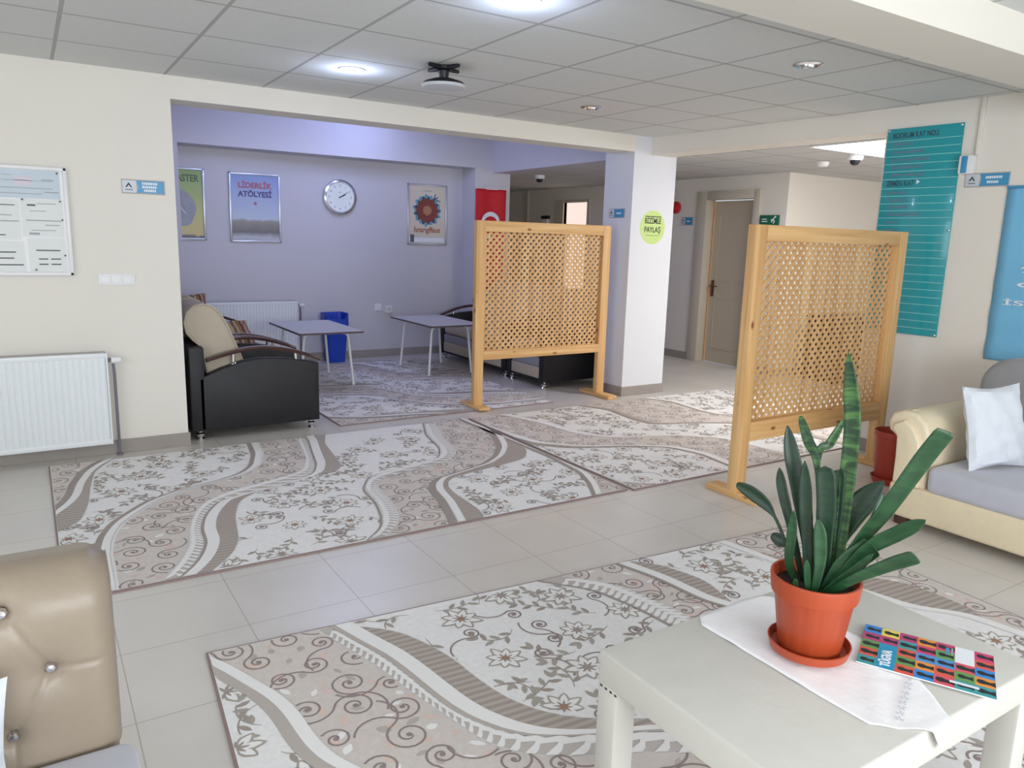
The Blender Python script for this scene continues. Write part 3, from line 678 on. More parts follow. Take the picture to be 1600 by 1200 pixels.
M_brn = mat('poster_brown', (176, 122, 92), rough=.5)
def sheet(t, w_, h, mt):
    b = MB(); b.box(-w_/2+.015, w_/2-.015, -.008, -.002, .015, h-.015, mt); return b.build('print', t)
def d1(t, w_, h):
    s = sheet(t, w_, h, M_sky)
    text('LİDERLİK', .078, M_tred, s, FY(0, -.0085, h-.155), align='CENTER', bold=.0035, maxw=w_*.66)
    text('ATÖLYESİ', .078, M_tnavy, s, FY(0, -.0085, h-.245), align='CENTER', bold=.0035, maxw=w_*.66)
    b = MB(); b.lathe([(0, -.0002), (.016, 0)], (0, 0, 0), M_tred, 16, M=FY(.0, -.0095, h-.315)); b.build('emblem', s)
def d2(t, w_, h):
    s = sheet(t, w_, h, M_yel)
    text('MASTER', .095, M_tgreen, s, FY(w_/2-.055-.27, -.0085, h-.135), align='LEFT', bold=.003, maxw=.27)
    b = MB(); P = []
    for k in range(28):
        a = 2*PI*k/28; rx = .17*(1+.06*math.sin(3*a)+.05*math.cos(5*a)); rz = .20*(1+.05*math.cos(2*a)); sh = .03*math.sin(a)
        P.append((rx*math.cos(a)-sh, .33+rz*math.sin(a)))
    b.prism(P, -.0095, -.008, 'y', M_gry); fo = b.build('figure', s); fo['label'] = 'grey rounded figure'
    b = MB()
    for q in ((-.02, .38, .5), (.04, .30, .9), (-.06, .26, .3)):
        b.box(-.05, .05, 0, .012, 0, .002, M_signg, M=FY(q[0], -.0097, q[1]) @ Matrix.Rotation(-q[2], 4, 'Z'))
    b.build('highlight', fo)
def d3(t, w_, h):
    s = sheet(t, w_, h, M_crm); cz = h*.57
    def blob(n, r0, r1, z, mt, nm, par):
        P = [((r0 if k % 2 else r1)*math.cos(2*PI*k/n)*(1+.05*math.sin(k*2.3)), cz+(r0 if k % 2 else r1)*math.sin(2*PI*k/n)*(1+.06*math.cos(k*1.7))) for k in range(n)]
        b = MB(); b.prism(P, -.008-z, -.008, 'y', mt); return b.build(nm, par)
    a = blob(30, .165, .195, .0006, M_tealp, 'emblem', s); blob(26, .13, .18, .0012, M_dkteal, 'emblem', s); blob(24, .135, .15, .0018, M_maroon, 'emblem', s); blob(20, .055, .06, .0024, M_brn, 'emblem', s)
    b = MB()
    for dx, dz, a_ in ((.12, .15, .5), (.15, .12, -.3), (.10, .17, 1.2)): b.box(-.03, .03, -.006, .006, 0, .001, M_dkteal, M=FY(dx, -.0095, cz+dz) @ Matrix.Rotation(a_, 4, 'Z'))
    b.build('bird', s)
    text('hrarıgffaus', .09, M_brn, s, FY(0, -.0085, .15), align='CENTER', bold=.0035, maxw=w_*.66)
    b = MB(); b.box(-w_/2+.03, w_/2-.03, -.0088, -.008, .03, .085, M_offw); b.box(-w_/2+.04, -w_/2+.09, -.0095, -.008, .03, .12, M_printd); b.build('footer', s)
    b = MB(); b.box(-.06, .06, -.0088, -.008, h-.085, h-.075, M_print); b.build('caption', s)
picture(1.86, 2.40, 1.335, 2.06, 'aluminium framed poster reading LİDERLİK ATÖLYESİ over a blue sky', d1)
picture(1.09, 1.62, 1.345, 2.07, 'yellow green framed poster partly hidden by the wall corner, title ending ASTER', d2)
picture(3.91, 4.44, 1.35, 2.07, 'framed cream poster with a maroon and teal round emblem', d3)
t = thing('wall_clock', (3.07, 8.52, 1.86), 'round chrome rimmed wall clock between two alcove posters', 'clock')
MC = frame((0, 0, 0), (1, 0, 0), (0, 0, 1))
b = MB(); b.lathe([(.165, .0), (.192, .004), (.197, .02), (.190, .045), (.172, .052), (.162, .040), (.160, .026)], (0, 0, 0), M_chrome, 56, M=MC); b.build('rim', t)
b = MB(); b.lathe([(0, .026), (.163, .026)], (0, 0, 0), M_clockf, 48, M=MC); face = b.build('clock_face', t)
for k in range(12):
    a = PI/2-(k+1)*PI/6; n_ = str(k+1)
    text(n_, .034, M_smudge, face, MC @ Matrix.Translation((.128*math.cos(a), .128*math.sin(a)-.012, .027)), align='CENTER', name='numeral')
for nm, L_, wd, hr in (('hour_hand', .075, .011, 2.1/12), ('minute_hand', .115, .006, 9.5/60)):
    b = MB(); a = PI/2-hr*2*PI; Mh = MC @ Matrix.Rotation(a, 4, 'Z')
    b.prism([(-.015, -wd/2), (L_*.8, -wd/2), (L_, 0), (L_*.8, wd/2), (-.015, wd/2)], .029, .031, 'z', M_dkblk if wd > .008 else M_printd, M=Mh); b.build(nm, t)
text('ay', .022, M_smudge2, face, MC @ Matrix.Translation((0, .05, .027)), align='CENTER', name='emblem')
for x, z, lb in ((3.53, .60, 'white square wall socket, left of the pair above the alcove skirting'), (3.66, .575, 'white socket box with plug, right of the pair above the alcove skirting')):
    t = thing('wall_socket', (x, 8.52, z), lb, 'socket', None)
    b = MB(); b.prism(rrect(.085, .085, .008), 0, .012 if x < 3.6 else .035, 'z', M_white, bev=.003, M=MC); b.build('plate', t)
    b = MB(); b.lathe([(.0, .008 if x < 3.6 else .036), (.022, .008 if x < 3.6 else .036), (.026, .0135 if x < 3.6 else .037)], (0, 0, 0), M_signg if x > 3.6 else M_print, 20, M=MC); b.build('outlet', t)

# flag with crescent on the right pier
t = thing('wall_flag', (4.87, 8.19, 2.04), 'red flag with white crescent hanging on the alcove pier', 'flag')
b = MB()
def fl(u, v):
    x = -.21+.43*u; zb = -1.35+.26*u
    return Vector((x, -.012-.010*math.sin(u*9+v*2)-.02*v*v*0, zb*v))
b.grid(fl, 16, 24, M_red); cl = b.build('cloth', t); md = cl.modifiers.new('thickness', 'SOLIDIFY'); md.thickness = .003
b = MB(); P = []; c0 = (0.0, -.40)
for k in range(25): a = math.radians(-35-290*k/24) ; P.append((c0[0]+.13*math.cos(a), c0[1]+.13*math.sin(a)))
q = []
for k in range(25): a = math.radians(-325+290*0+ (290*k/24)) ; q.append((c0[0]+.035*0+.10*math.cos(a)+.0, c0[1]+.10*math.sin(a)-.0))
vs = [(p[0], -.026, p[1]) for p in P]; in_ = [(c0[0]+.028+.104*math.cos(math.radians(-48-264*k/24)), -.026, c0[1]+.104*math.sin(math.radians(-48-264*k/24))) for k in range(25)]
Rot = Matrix.Rotation(math.radians(90), 3, 'Y')
allv = [Vector(v) for v in vs+in_]; cc = Vector((c0[0], -.026, c0[1])); allv = [cc+Rot @ (v-cc) for v in allv]
b.add(allv, [[i, i+1, 25+i+1, 25+i] for i in range(24)], M_offw); em = b.build('crescent', cl); mm = em.modifiers.new('thickness', 'SOLIDIFY'); mm.thickness = .002
b = MB(); sp = []
for k in range(10): a = PI/2+k*PI/5; rr = .06 if k % 2 == 0 else .024; sp.append((rr*math.cos(a), -.60+rr*math.sin(a)))
b.prism(sp, -.027, -.025, 'y', M_offw); b.build('star', cl)
b = MB(); b.tube([(-.22, -.012, 0), (.23, -.012, 0)], .006, M_white); b.build('rod', t)

# ------------------------------------------------------------------ black upholstered seats
def seat_unit(loc, rz, W, label, cat, group, name='armchair'):
    """local: x = front direction, y = width 0..W, back at x=0; depth .90"""
    t = thing(name, loc, label, cat, group, rz); D = .90; A = .085
    b = MB(); b.box(.0, .10, .0, W, .07, .66, M_black, bev=.012); b.box(.08, D-.02, A-.01, W-A+.01, .07, .12, M_black, bev=.006); b.build('base', t)
    prof = [(.06, .07), (D, .07), (D, .50), (D-.10, .525), (D-.25, .552), (.48, .562), (.35, .545), (.22, .505), (.06, .44)]
    for y0 in (0, W-A):
        b = MB(); b.prism(prof, y0, y0+A, 'y', M_black, bev=.010); arm = b.build('arm', t)
        yc = y0+A/2; b = MB(); n = 18
        def ar(i):
            s_ = i/n; x = .12+.80*s_; z = .515+.125*math.sin(PI*(.12+.80*s_))**1.0 - .02*s_; return x, z
        vs = []; 
        for i in range(n+1):
            x, z = ar(i); hw = .034*(.55+.45*min(1, math.sin(PI*min(.999, max(.001, i/n)))*3)); 
            for dy, dz in ((-hw, .0), (-hw*.8, .014), (hw*.8, .014), (hw, 0), (hw*.8, -.012), (-hw*.8, -.012)): vs.append((x, yc+dy, z+dz))
        fs = [[i*6+k, i*6+(k+1) % 6, (i+1)*6+(k+1) % 6, (i+1)*6+k] for i in range(n) for k in range(6)]+[list(range(6))[::-1], [n*6+k for k in range(6)]]
        b.add(vs, fs, M_wtrim, True); b.build('armrest', arm)
        for xs in (.30, .74):
            i = (xs-.12)/.80*n; x, z = ar(i); b = MB(); zt = .525 if xs < .5 else .515
            b.cyl((xs, yc, zt), (xs, yc, z-.008), .015, M_chrome, r1=.012, seg=14); b.lathe([(.024, 0), (.024, .008), (.014, .014)], (xs, yc, zt), M_chrome, 16); b.build('support', arm)
    b = MB()
    prof = [(.13, .46), (.095, .66), (.05, .70), (.012, .75), (.0, .82), (.02, .89), (.07, .935), (.13, .945), (.19, .925), (.24, .87), (.285, .78), (.33, .66), (.39, .50), (.41, .42), (.25, .40)]
    b.prism(prof, A+.003, W-A-.003, 'y', M_cream, bev=.014, seg=3); b.build('backrest', t)
    for yy in (A+.004, W-A-.004):
        b = MB(); b.tube([(p[0], yy, p[1]) for p in prof[1:13]], .007, M_cream, 8); b.build('piping', t)
    n = 1 if W < 1 else 2; iw = (W-2*A)/n
    for k in range(n):
        b = MB(); b.box(.30, D-.01, A+k*iw+.004, A+(k+1)*iw-.004, .31, .44, M_cream, bev=.03, seg=3); b.build('seat_cushion', t)
    b = MB(); b.box(.80, D-.012, A+.002, W-A-.002, .215, .305, M_greyf, bev=.006); b.build('front_band', t)
    b = MB(); b.box(.80, D-.006, A+.002, W-A-.002, .10, .212, M_cream, bev=.006); b.build('front_panel', t)
    for fx in (.06, D-.05):
        for fy in (.05, W-.05):
            b = MB(); b.lathe([(.0, .0), (.026, .0), (.028, .01), (.02, .02), (.028, .034), (.028, .046), (.018, .056), (.018, .072)], (fx, fy, 0), M_chrome, 20); b.build('foot', t)
    return t
gs = 'black framed cream seats'
seat_unit((.87, 5.615, 0) if False else (.88, 5.43+.0, 0), 0, .68, 'black and cream armchair just inside the alcove, beside the wall corner', 'armchair', gs)
seat_unit((.88, 6.20, 0), 0, 1.98, 'black and cream sofa by the alcove radiator, holding striped cushions', 'sofa', gs, 'sofa')
seat_unit((5.08, 6.62, 0), PI, .68, 'black and cream armchair behind the farther lattice screen, nearest the column', 'armchair', gs)
seat_unit((5.08, 8.15, 0), PI, 1.50, 'black and cream sofa under the red flag behind the farther lattice screen', 'sofa', gs, 'sofa')
# striped cushions
def stripe_mat():
    m = mat('striped_cushion_cloth', (150, 120, 90), rough=.9); nt = m.node_tree; N = nt.nodes; L = nt.links
    tc = N.new('ShaderNodeTexCoord'); s = N.new('ShaderNodeSeparateXYZ'); L.new(tc.outputs['Object'], s.inputs[0])
    a = N.new('ShaderNodeMath'); a.operation = 'MULTIPLY'; a.inputs[1].default_value = 5.5; L.new(s.outputs[0], a.inputs[0])
    f = N.new('ShaderNodeMath'); f.operation = 'FRACT'; L.new(a.outputs[0], f.inputs[0])
    c = N.new('ShaderNodeValToRGB'); cr = c.color_ramp; cr.interpolation = 'CONSTANT'
    st = [(0, (176, 160, 132)), (.18, (120, 84, 60)), (.34, (190, 172, 142)), (.42, (142, 112, 66)), (.6, (104, 62, 58)), (.74, (170, 146, 116)), (.86, (134, 84, 76))]
    while len(cr.elements) < len(st): cr.elements.new(.5)
    for e, (p, col) in zip(cr.elements, st): e.position = p; e.color = rgb(*col)
    L.new(f.outputs[0], c.inputs['Fac']); L.new(c.outputs['Color'], N['Principled BSDF'].inputs['Base Color']); return m
M_str = stripe_mat()
for (x, y, z, rz, tilt, lb) in ((1.44, 6.80, .560, .15, -.95, 'striped brown cushion lying nearer the camera on the alcove sofa'), (1.30, 7.90, .66, .3, -.2, 'striped brown cushion at the radiator end of the alcove sofa')):
    b = MB(); pillow(b, .42, .36, .11, M_str, Matrix.Identity(4)); o = b.build('throw_cushion', None); o.location = (x, y, z); o.rotation_euler = (tilt, 0, rz)
    tag(o, lb, 'cushion', 'striped cushions')

# ------------------------------------------------------------------ small tables, bin
def small_table(x0, y0, label):
    W, D, Hh = .62, 1.04, .55; t = thing('side_table', (x0+W/2, y0+D/2, .004), label, 'table', 'small grey tables')
    b = MB(); b.prism(rrect(W, D, .025), Hh-.018, Hh-.001, 'z', M_edge); b.prism(rrect(W-.002, D-.002, .025), Hh-.0015, Hh, 'z', M_table); b.build('tabletop', t)
    for sy in (-1, 1):
        y = sy*.34
        for sx in (-1, 1):
            P = [(sx*.05, y, Hh-.03), (sx*.15, y, Hh-.03), (sx*.19, y, Hh-.036), (sx*.212, y, Hh-.06), (sx*.218, y, Hh-.10), (sx*.255, y+sy*.02, .012)]
            b = MB(); b.tube(P, .0125, M_white, 12); b.cyl((sx*.255, y+sy*.02, 0.011), (sx*.255, y+sy*.02, .022), .014, M_white, seg=12); b.build('leg', t)
        b = MB(); b.tube([(-.06, y, Hh-.03), (.06, y, Hh-.03)], .0125, M_white, 12); b.build('crossbar', t)
small_table(2.03, 6.72, 'small grey topped table with white legs beside the blue bin')
small_table(3.42, 6.86, 'small grey topped table with white legs partly behind the lattice screen post')
t = thing('waste_bin', (2.93, 8.35, .0), 'blue plastic waste bin with scooped lid against the alcove wall', 'bin')
b = MB()
def tp(z, w_): return [(p[0], p[1], z) for p in rrect(w_, w_*.85, .04)]
rings = [tp(.0, .20), tp(.34, .25), tp(.35, .262), tp(.42, .268)]; k = len(rings[0])
b.add([v for r_ in rings for v in r_], [[i*k+j, i*k+(j+1) % k, (i+1)*k+(j+1) % k, (i+1)*k+j] for i in range(3) for j in range(k)]+[list(range(k))[::-1]], M_blue, True); b.build('body', t)
b = MB(); base = rrect(.272, .232, .04)
outer = [(p[0], p[1], .42) for p in base]; top = []
for p in base:
    fr = max(0, -p[1]/.116); zt = .565-.14*fr*max(0, 1-(abs(p[0])/.13)**2) if p[1] < 0 else .565
    top.append((p[0], p[1], zt))
inner = [(p[0]*.92, p[1]*.9, q[2]-.004) for p, q in zip(base, top)]; inb = [(p[0]*.9, p[1]*.88, .38) for p in base]
b.add(outer+top+inner+inb, [[i*k+j, i*k+(j+1) % k, (i+1)*k+(j+1) % k, (i+1)*k+j] for i in range(3) for j in range(k)]+[[3*k+j for j in range(k)]], M_blue, True); b.build('lid', t)

# ------------------------------------------------------------------ lattice screens
def screen(xl, xr, y, h, foot0, foot1, rail_b, label, top_w=.09, dy=.045):
    t = thing('lattice_screen', ((xl+xr)/2, y, 0), label, 'screen', None); cx = (xl+xr)/2; W = xr-xl; P = .085
    for s_ in (0, 1):
        x0 = -W/2 if s_ == 0 else W/2-P
        b = MB(); b.box(x0, x0+P, -dy, dy*.2, .03, h, M_wz, bev=.003); b.build('post', t)
        fy0, fy1 = (foot0 if s_ == 0 else foot1)
        b = MB(); b.box(x0-.01, x0+P+.01, fy0-y, fy1-y, .0125 if (s_ == 0 and xl < 3.3) else .001, .036, M_wy, bev=.003); b.build('foot', t)
    b = MB(); b.box(-W/2+P, W/2-P, -dy, dy*.2, h-top_w, h, M_wx, bev=.003); b.build('top_rail', t)
    b = MB(); b.box(-W/2+P, W/2-P, -dy, dy*.2, rail_b[0], rail_b[1], M_wx, bev=.003); b.build('bottom_rail', t)
    # woven diagonal slats clipped to the opening
    b = MB(); X0, X1, Z0, Z1 = -W/2+P-.01, W/2-P+.01, rail_b[1]-.01, h-top_w+.01; pitch = .0575; sw = .0212; th = .0035
    def clip(poly):
        for ax, lim, sg in ((0, X0, 1), (0, X1, -1), (1, Z0, 1), (1, Z1, -1)):
            out = []
            for i in range(len(poly)):
                a, c = poly[i], poly[(i+1) % len(poly)]; da, dc = sg*(a[ax]-lim), sg*(c[ax]-lim)
                if da >= 0: out.append(a)
                if (da >= 0) != (dc >= 0):
                    f = da/(da-dc); out.append((a[0]+(c[0]-a[0])*f, a[1]+(c[1]-a[1])*f))
            poly = out
            if not poly: return []
        return poly
    for sg, off_ in ((1, 0.0), (-1, th+.0005)):
        c = X0-(Z1-Z0)-1
        while c < X1+(Z1-Z0)+1:
            L_ = 4; dx, dz = .7071, .7071*sg; nx, nz = -dz*sw/2, dx*sw/2; px, pz = c, Z0
            poly = clip([(px-dx*L_-nx, pz-dz*L_-nz), (px+dx*L_-nx, pz+dz*L_-nz), (px+dx*L_+nx, pz+dz*L_+nz), (px-dx*L_+nx, pz-dz*L_+nz)])
            if len(poly) >= 3:
                n = len(poly); ya, yb = -.012+off_, -.012+off_+th
                vs = [(p[0], ya, p[1]) for p in poly]+[(p[0], yb, p[1]) for p in poly]
                b.add(vs, [list(range(n)), [n+i for i in range(n)][::-1]]+[[i, n+i, n+(i+1) % n, (i+1) % n] for i in range(n)], M_lat)
            c += pitch
    b.build('lattice_panel', t)
    return t
screen(3.14, 4.56, 5.52, 1.59, (5.36, 5.70), (5.29, 5.73), (.425, .50), 'farther wooden lattice screen standing left of the square column')
screen(3.37, 4.82, 2.87, 1.56, (2.66, 3.03), (2.66, 3.03), (.33, .445), 'nearer and larger wooden lattice screen standing behind the potted plant', dy=.055)

# ------------------------------------------------------------------ column sticker
t = thing('round_sticker', (4.968, WL, 1.59), 'lime green round sticker reading BİZİMLE PAYLAŞ on the column', 'sticker')
b = MB(); b.lathe([(0, .0015), (.155, .0015), (.155, 0)], (0, 0, 0), M_lime, 48, M=MC); s = b.build('disc', t)
text('BİZİMLE', .07, M_ink, s, MC @ Matrix.Translation((0, .035, .002)), align='CENTER', bold=.0012, maxw=.20)
text('PAYLAŞ', .07, M_ink, s, MC @ Matrix.Translation((0, -.045, .002)), align='CENTER', bold=.0012, maxw=.20)
b = MB()
rn = random.Random(2); q = -.095
while q < .09: wd = rn.uniform(.008, .018); b.box(q, q+wd, .093, .103, .002, .003, M_ink, M=MC); q += wd+.004
q = -.08
while q < .08: wd = rn.uniform(.006, .012); b.box(q, q+wd, -.078, -.070, .002, .003, M_inkg, M=MC); q += wd+.005
b.build('small_print', s)

# ------------------------------------------------------------------ right wall: directory, device, trunking, banner
XR = Vector(rw(1, 0))-Vector(rw(0, 0)); XR.normalize()    # direction along the right wall towards the camera side
def MRW(tt, z, off=0.0): return frame(rw(tt, z, off), XR, (0, 0, 1))
t = thing('directory_board', (0, 0, 0), 'tall teal directory board with pale lines on the right wall', 'sign'); t.matrix_world = MRW(2.445, .88)
W, Hh = .49, 1.37
b = MB(); b.box(-W/2, W/2, 0, Hh, .002, .012, M_teal, bev=.002); pan = b.build('panel', t)
zs = [1.287, 1.237, 1.187, 1.137, 1.087, 1.037, .975, .925, .875, .828, .780, .730, .668, .618, .568, .518, .468, .408, .358, .308, .258, .208, .148, .098, .048]
b = MB()
for z in zs: b.box(-W/2+.004, W/2-.004, z-.002, z+.002, .012, .014, M_tealline)
b.build('separator_line', pan)
text('BODRUM KAT NO:2', .05, M_smudge2, pan, Matrix.Translation((-W/2+.04, 1.306, .0125)), bold=.001, maxw=.30)
text('ZEMİN KAT', .05, M_smudge2, pan, Matrix.Translation((-W/2+.03, .992, .0125)), bold=.001, maxw=.19)
text('KAT', .045, M_smudge2, pan, Matrix.Translation((-W/2+.10, .167, .0125)), bold=.001)
b = MB(); b.prism([(-.01, 1.0), (.012, 1.015), (-.01, 1.03)], .012, .014, 'z', M_offw); b.build('arrow', pan)
b = MB(); rn = random.Random(5)
for z, L_ in ((1.257, .12), (1.205, .20), (1.155, .24), (1.105, .20), (1.055, .22), (.94, .13), (.89, .14), (.843, .15), (.795, .23), (.745, .08), (.69, .1), (.63, .12), (.43, .12), (.12, .10), (.07, .10)):
    q = -W/2+.05
    while q < -W/2+.05+L_:
        wd = rn.uniform(.006, .02); b.box(q, q+wd, z, z+.020*rn.uniform(.7, 1), .012, .0128, M_smudge); q += wd+.004
b.build('small_print', pan)
for sx, z in ((-W/2+.012, .012), (W/2-.012, .012), (-W/2+.012, Hh-.012), (W/2-.012, Hh-.012), (W/2-.012, .70)):
    b = MB(); b.lathe([(.008, .012), (.008, .016), (0, .018)], (sx, z, 0), M_chrome, 14); b.build('screw', t)
t = thing('air_freshener', (0, 0, 0), 'small white and blue wall dispenser above the sign on the right wall', 'dispenser'); t.matrix_world = MRW(2.745, 1.985)
b = MB(); b.prism(rrect(.085, .115, .012), .001, .05, 'z', M_white, bev=.004); b.build('housing', t)
b = MB(); b.box(-.026, .010, -.052, .052, .0505, .053, M_signb, bev=.001); b.build('blue_strip', t)
b = MB(); b.box(-.012, .012, 0, .345, .001, .02, M_wall, bev=.003, M=MRW(2.79, 2.045)); o = b.build('cable_trunking'); tag(o, 'narrow painted cable trunking running from ceiling down the right wall', 'trunking')
t = thing('hanging_banner', (0, 0, 0), 'blue fabric banner with white lettering behind the beige sofa', 'banner'); t.matrix_world = MRW(3.48, .78)
b = MB(); W, Hh = .98, 1.06
b.grid(lambda u, v: Vector((-W/2+W*u, Hh*v, .008+.004*math.sin(v*31+u*2)*(1-v)**1.5+.002*math.sin(u*8))), 16, 60, M_banner); cl = b.build('cloth', t); md = cl.modifiers.new('thickness', 'SOLIDIFY'); md.thickness = .003; md.offset = -1
b = MB(); b.tube([(-W/2, Hh, .012), (W/2, Hh, .012)], .008, M_signb); b.build('top_rod', t)
for s_, z, wd in (('TÜRKİYE', .525, .80), ('GENÇLİK', .462, .86), ('VAKFI', .405, .56), ('İSKENDERUN', .350, .99), ('T.M.', .295, .5)):
    text(s_, .042, M_offw, cl, Matrix.Translation((0, z, .015)), align='CENTER', bold=.0006, maxw=wd*.85)
b = MB(); eb = len(b.v)
b.tube([(-.37, .475, .017), (-.30, .505, .017), (-.25, .55, .017), (-.22, .60, .017)], [.004, .012, .012, .006], M_offw, 8)
b.tube([(-.33, .80, .017), (-.27, .765, .017), (-.20, .78, .017), (.1, .84, .017)], [.004, .012, .014, .006], M_offw, 8)
b.tube([(-.27, .59, .017), (-.24, .55, .017), (-.17, .555, .017), (-.15, .60, .017), (-.2, .64, .017), (-.26, .62, .017)], .012, M_offw, 8)
b.v = [(v[0]+.02, v[1]+.10, v[2]) for v in b.v]; b.build('emblem', cl)

# ------------------------------------------------------------------ hall things
t = thing('exit_sign', (X, 5.73, 1.735), 'green exit sign with running figure beside the hall door', 'sign'); t.matrix_world = frame((X, 5.73, 1.735), (0, -1, 0), (0, 0, 1))
b = MB(); b.box(-.13, .13, -.055, .055, .001, .02, M_green, bev=.003); p_ = b.build('panel', t)
b = MB(); b.box(-.10, -.03, .005, .015, .020, .022, M_offw); b.box(-.10, -.02, -.02, -.01, .020, .022, M_offw)
b.tube([(.03, .0, .021), (.055, .01, .021), (.075, .03, .021)], .006, M_offw, 6); b.tube([(.055, .01, .021), (.075, -.015, .021), (.06, -.035, .021)], .006, M_offw, 6); b.tube([(.055, .01, .021), (.035, -.02, .021)], .006, M_offw, 6); b.lathe([(.010, .020), (.010, .023), (0, .024)], (.085, .037, 0), M_offw, 12)
b.build('pictogram', p_)
t = thing('fire_alarm', (X, 7.20, 1.90), 'round red fire alarm on the hall wall beside the column', 'alarm'); t.matrix_world = frame((X, 7.20, 1.90), (0, -1, 0), (0, 0, 1))
b = MB(); b.lathe([(.075, 0), (.075, .03), (.05, .05), (0, .055)], (0, 0, 0), M_redp, 28); b.build('bell', t)
def dome(x, y, z, label, dark=True):
    t = thing('dome_camera', (x, y, z), label, 'camera')
    b = MB(); b.lathe([(.065, 0), (.065, -.03), (.055, -.045), (0.0, -.047)], (0, 0, 0), M_white, 28); b.build('housing', t)
    b = MB(); b.lathe([(.042, -.046), (.040, -.065), (.028, -.082), (0, -.09)], (0, 0, 0), M_dkblk, 24); b.build('lens_dome', t)
dome(6.10, 4.12, 2.24, 'white dome camera on the hall ceiling beside the bright light panel')
dome(5.50, 8.05, 2.24, 'white dome camera on the ceiling seen above the farther lattice screen')
t = thing('smoke_detector', (6.41, 4.66, 2.24), 'small white smoke detector on the hall ceiling left of the dome camera', 'detector')
b = MB(); b.lathe([(.055, 0), (.055, -.02), (.04, -.04), (0, -.045)], (0, 0, 0), M_white, 24); b.build('housing', t)
t = thing('ceiling_panel_light', (5.95, 3.40, 2.24), 'bright white rectangular light panel in the hall ceiling', 'light')
b = MB(); b.box(-.6, .6, -.6, .6, -.008, -.002, M_panel); b.build('diffuser', t)
b = MB()
for q in ((-.62, .62, -.62, -.6), (-.62, .62, .6, .62), (-.62, -.6, -.6, .6), (.6, .62, -.6, .6)): b.box(q[0], q[1], q[2], q[3], -.012, -.001, M_white)
b.build('frame', t)
area('panel_light', (5.95, 3.40, 2.21), (0.0, .3, -1), 1.15, 1.15, 66, (1.0, .98, .97))
t = thing('low_cabinet', (7.62, 5.05, 0), 'dark low cabinet seen through the nearer lattice screen', 'cabinet')
b = MB(); b.box(-.38, .38, -.2, .2, .05, .70, M_cab, bev=.004); b.build('body', t)
b = MB(); b.box(-.40, .40, -.22, .22, .70, .725, M_cab, bev=.003); b.build('top', t)
for sx in (-1, 1):
    b = MB(); b.box(-.18, .18, -.21, -.2, .08, .68, M_cab, bev=.002); d = b.build('door', t); d.location = (sx*.19, 0, 0)
    b = MB(); b.box(-.006, .006, -.225, -.21, .35, .47, M_chrome); k_ = b.build('handle', d); k_.location = (-sx*.14, 0, 0)
b = MB(); b.box(-.36, .36, -.18, .18, 0, .05, M_cab); b.build('plinth', t)
t = thing('wall_bell', (X, 10.08, 1.76), 'small dark and white bell box on the far wall above the lattice screen', 'bell')
b = MB(); b.box(-.05, 0, -.10, .10, .02, .07, M_dkblk, bev=.01); b.build('cap', t)
b = MB(); b.box(-.06, 0, -.09, .09, -.06, .02, M_white, bev=.01); b.build('housing', t)

# ------------------------------------------------------------------ ceiling lights and projector mount
def spot(x, y, lit, label):
    t = thing('ceiling_spotlight', (x, y, H), label, 'light', None)
    b = MB(); b.lathe([(.075, 0), (.078, -.006), (.058, -.012), (.052, -.002)], (0, 0, 0), M_chrome if not lit else M_white, 36); b.build('trim_ring', t)
    b = MB(); b.lathe([(0, -.006 if lit else -.001), (.054, -.006 if lit else -.001)], (0, 0, 0), M_lamp if lit else M_signrim, 28); b.build('lens' if not lit else 'bulb', t)
    if lit: point('spot_glow', (x, y, H-.10), 3.2, (.55, .66, 1.0), .04)
    else:
        for dx in (-.018, .004, .026):
            b = MB(); b.lathe([(.008, -.002), (.007, -.010), (0, -.013)], (dx, -.006*(dx > 0), 0), M_glint, 12); b.build('bulb', t)
M_glint = mat('bulb_glint_glow', (250, 250, 250), rough=.1, emit=(255, 255, 255), estr=.6)  # weak glow stands in for the glints on the unlit bulbs
spot(1.69, 4.45, True, 'lit ceiling spotlight farther from the camera, left of the projector bracket')
spot(1.77, 2.76, True, 'lit ceiling spotlight cut by the top edge of the picture')
spot(3.55, 2.73, False, 'unlit chrome ceiling spotlight near the big beam at right')
spot(3.50, 4.50, False, 'unlit ceiling spotlight near the corner column')
t = thing('ceiling_mount', (2.07, 4.02, H), 'black cross shaped ceiling bracket holding a white rounded device', 'projector mount')
b = MB()
for a in (0.35, 1.9, 3.5, 5.0):
    b.tube([(0, 0, -.012), (.12*math.cos(a), .12*math.sin(a), -.012)], [.016, .010], M_dkblk, 8)
b.lathe([(.045, 0), (.045, -.02), (.03, -.028), (.026, -.07), (.04, -.075), (0, -.078)], (0, 0, 0), M_dkblk, 24); b.build('bracket', t)
b = MB(); b.lathe([(.0, -.07), (.06, -.072), (.11, -.088), (.128, -.105)], (0, 0, 0), M_dkblk, 36); b.build('upper_shell', t)
b = MB(); b.lathe([(.128, -.105), (.115, -.118), (.06, -.126), (0, -.128)], (0, 0, 0), M_signg, 36); b.build('lower_shell', t)
t = thing('ceiling_lamp', (2.4, 6.9, 2.78), 'ceiling lamp inside the alcove hidden above the front beam', 'light')
b = MB(); b.lathe([(.12, 0), (.13, -.03), (.08, -.07), (0, -.08)], (0, 0, 0), mat('lamp_glass', (255, 255, 255), emit=(200, 210, 255), estr=4), 28); b.build('shade', t)
point('alcove_lamp', (2.4, 6.9, 2.60), 20, (.46, .54, 1.0), .12)
t = thing('ceiling_lamp', (3.2, 7.6, 2.78), 'second ceiling lamp inside the alcove nearer the back wall, above the front beam', 'light')
b = MB(); b.lathe([(.12, 0), (.13, -.03), (.08, -.07), (0, -.08)], (0, 0, 0), bpy.data.materials['lamp_glass'], 28); b.build('shade', t)
point('alcove_lamp', (3.2, 7.55, 2.62), 12, (.45, .53, 1.0), .12)

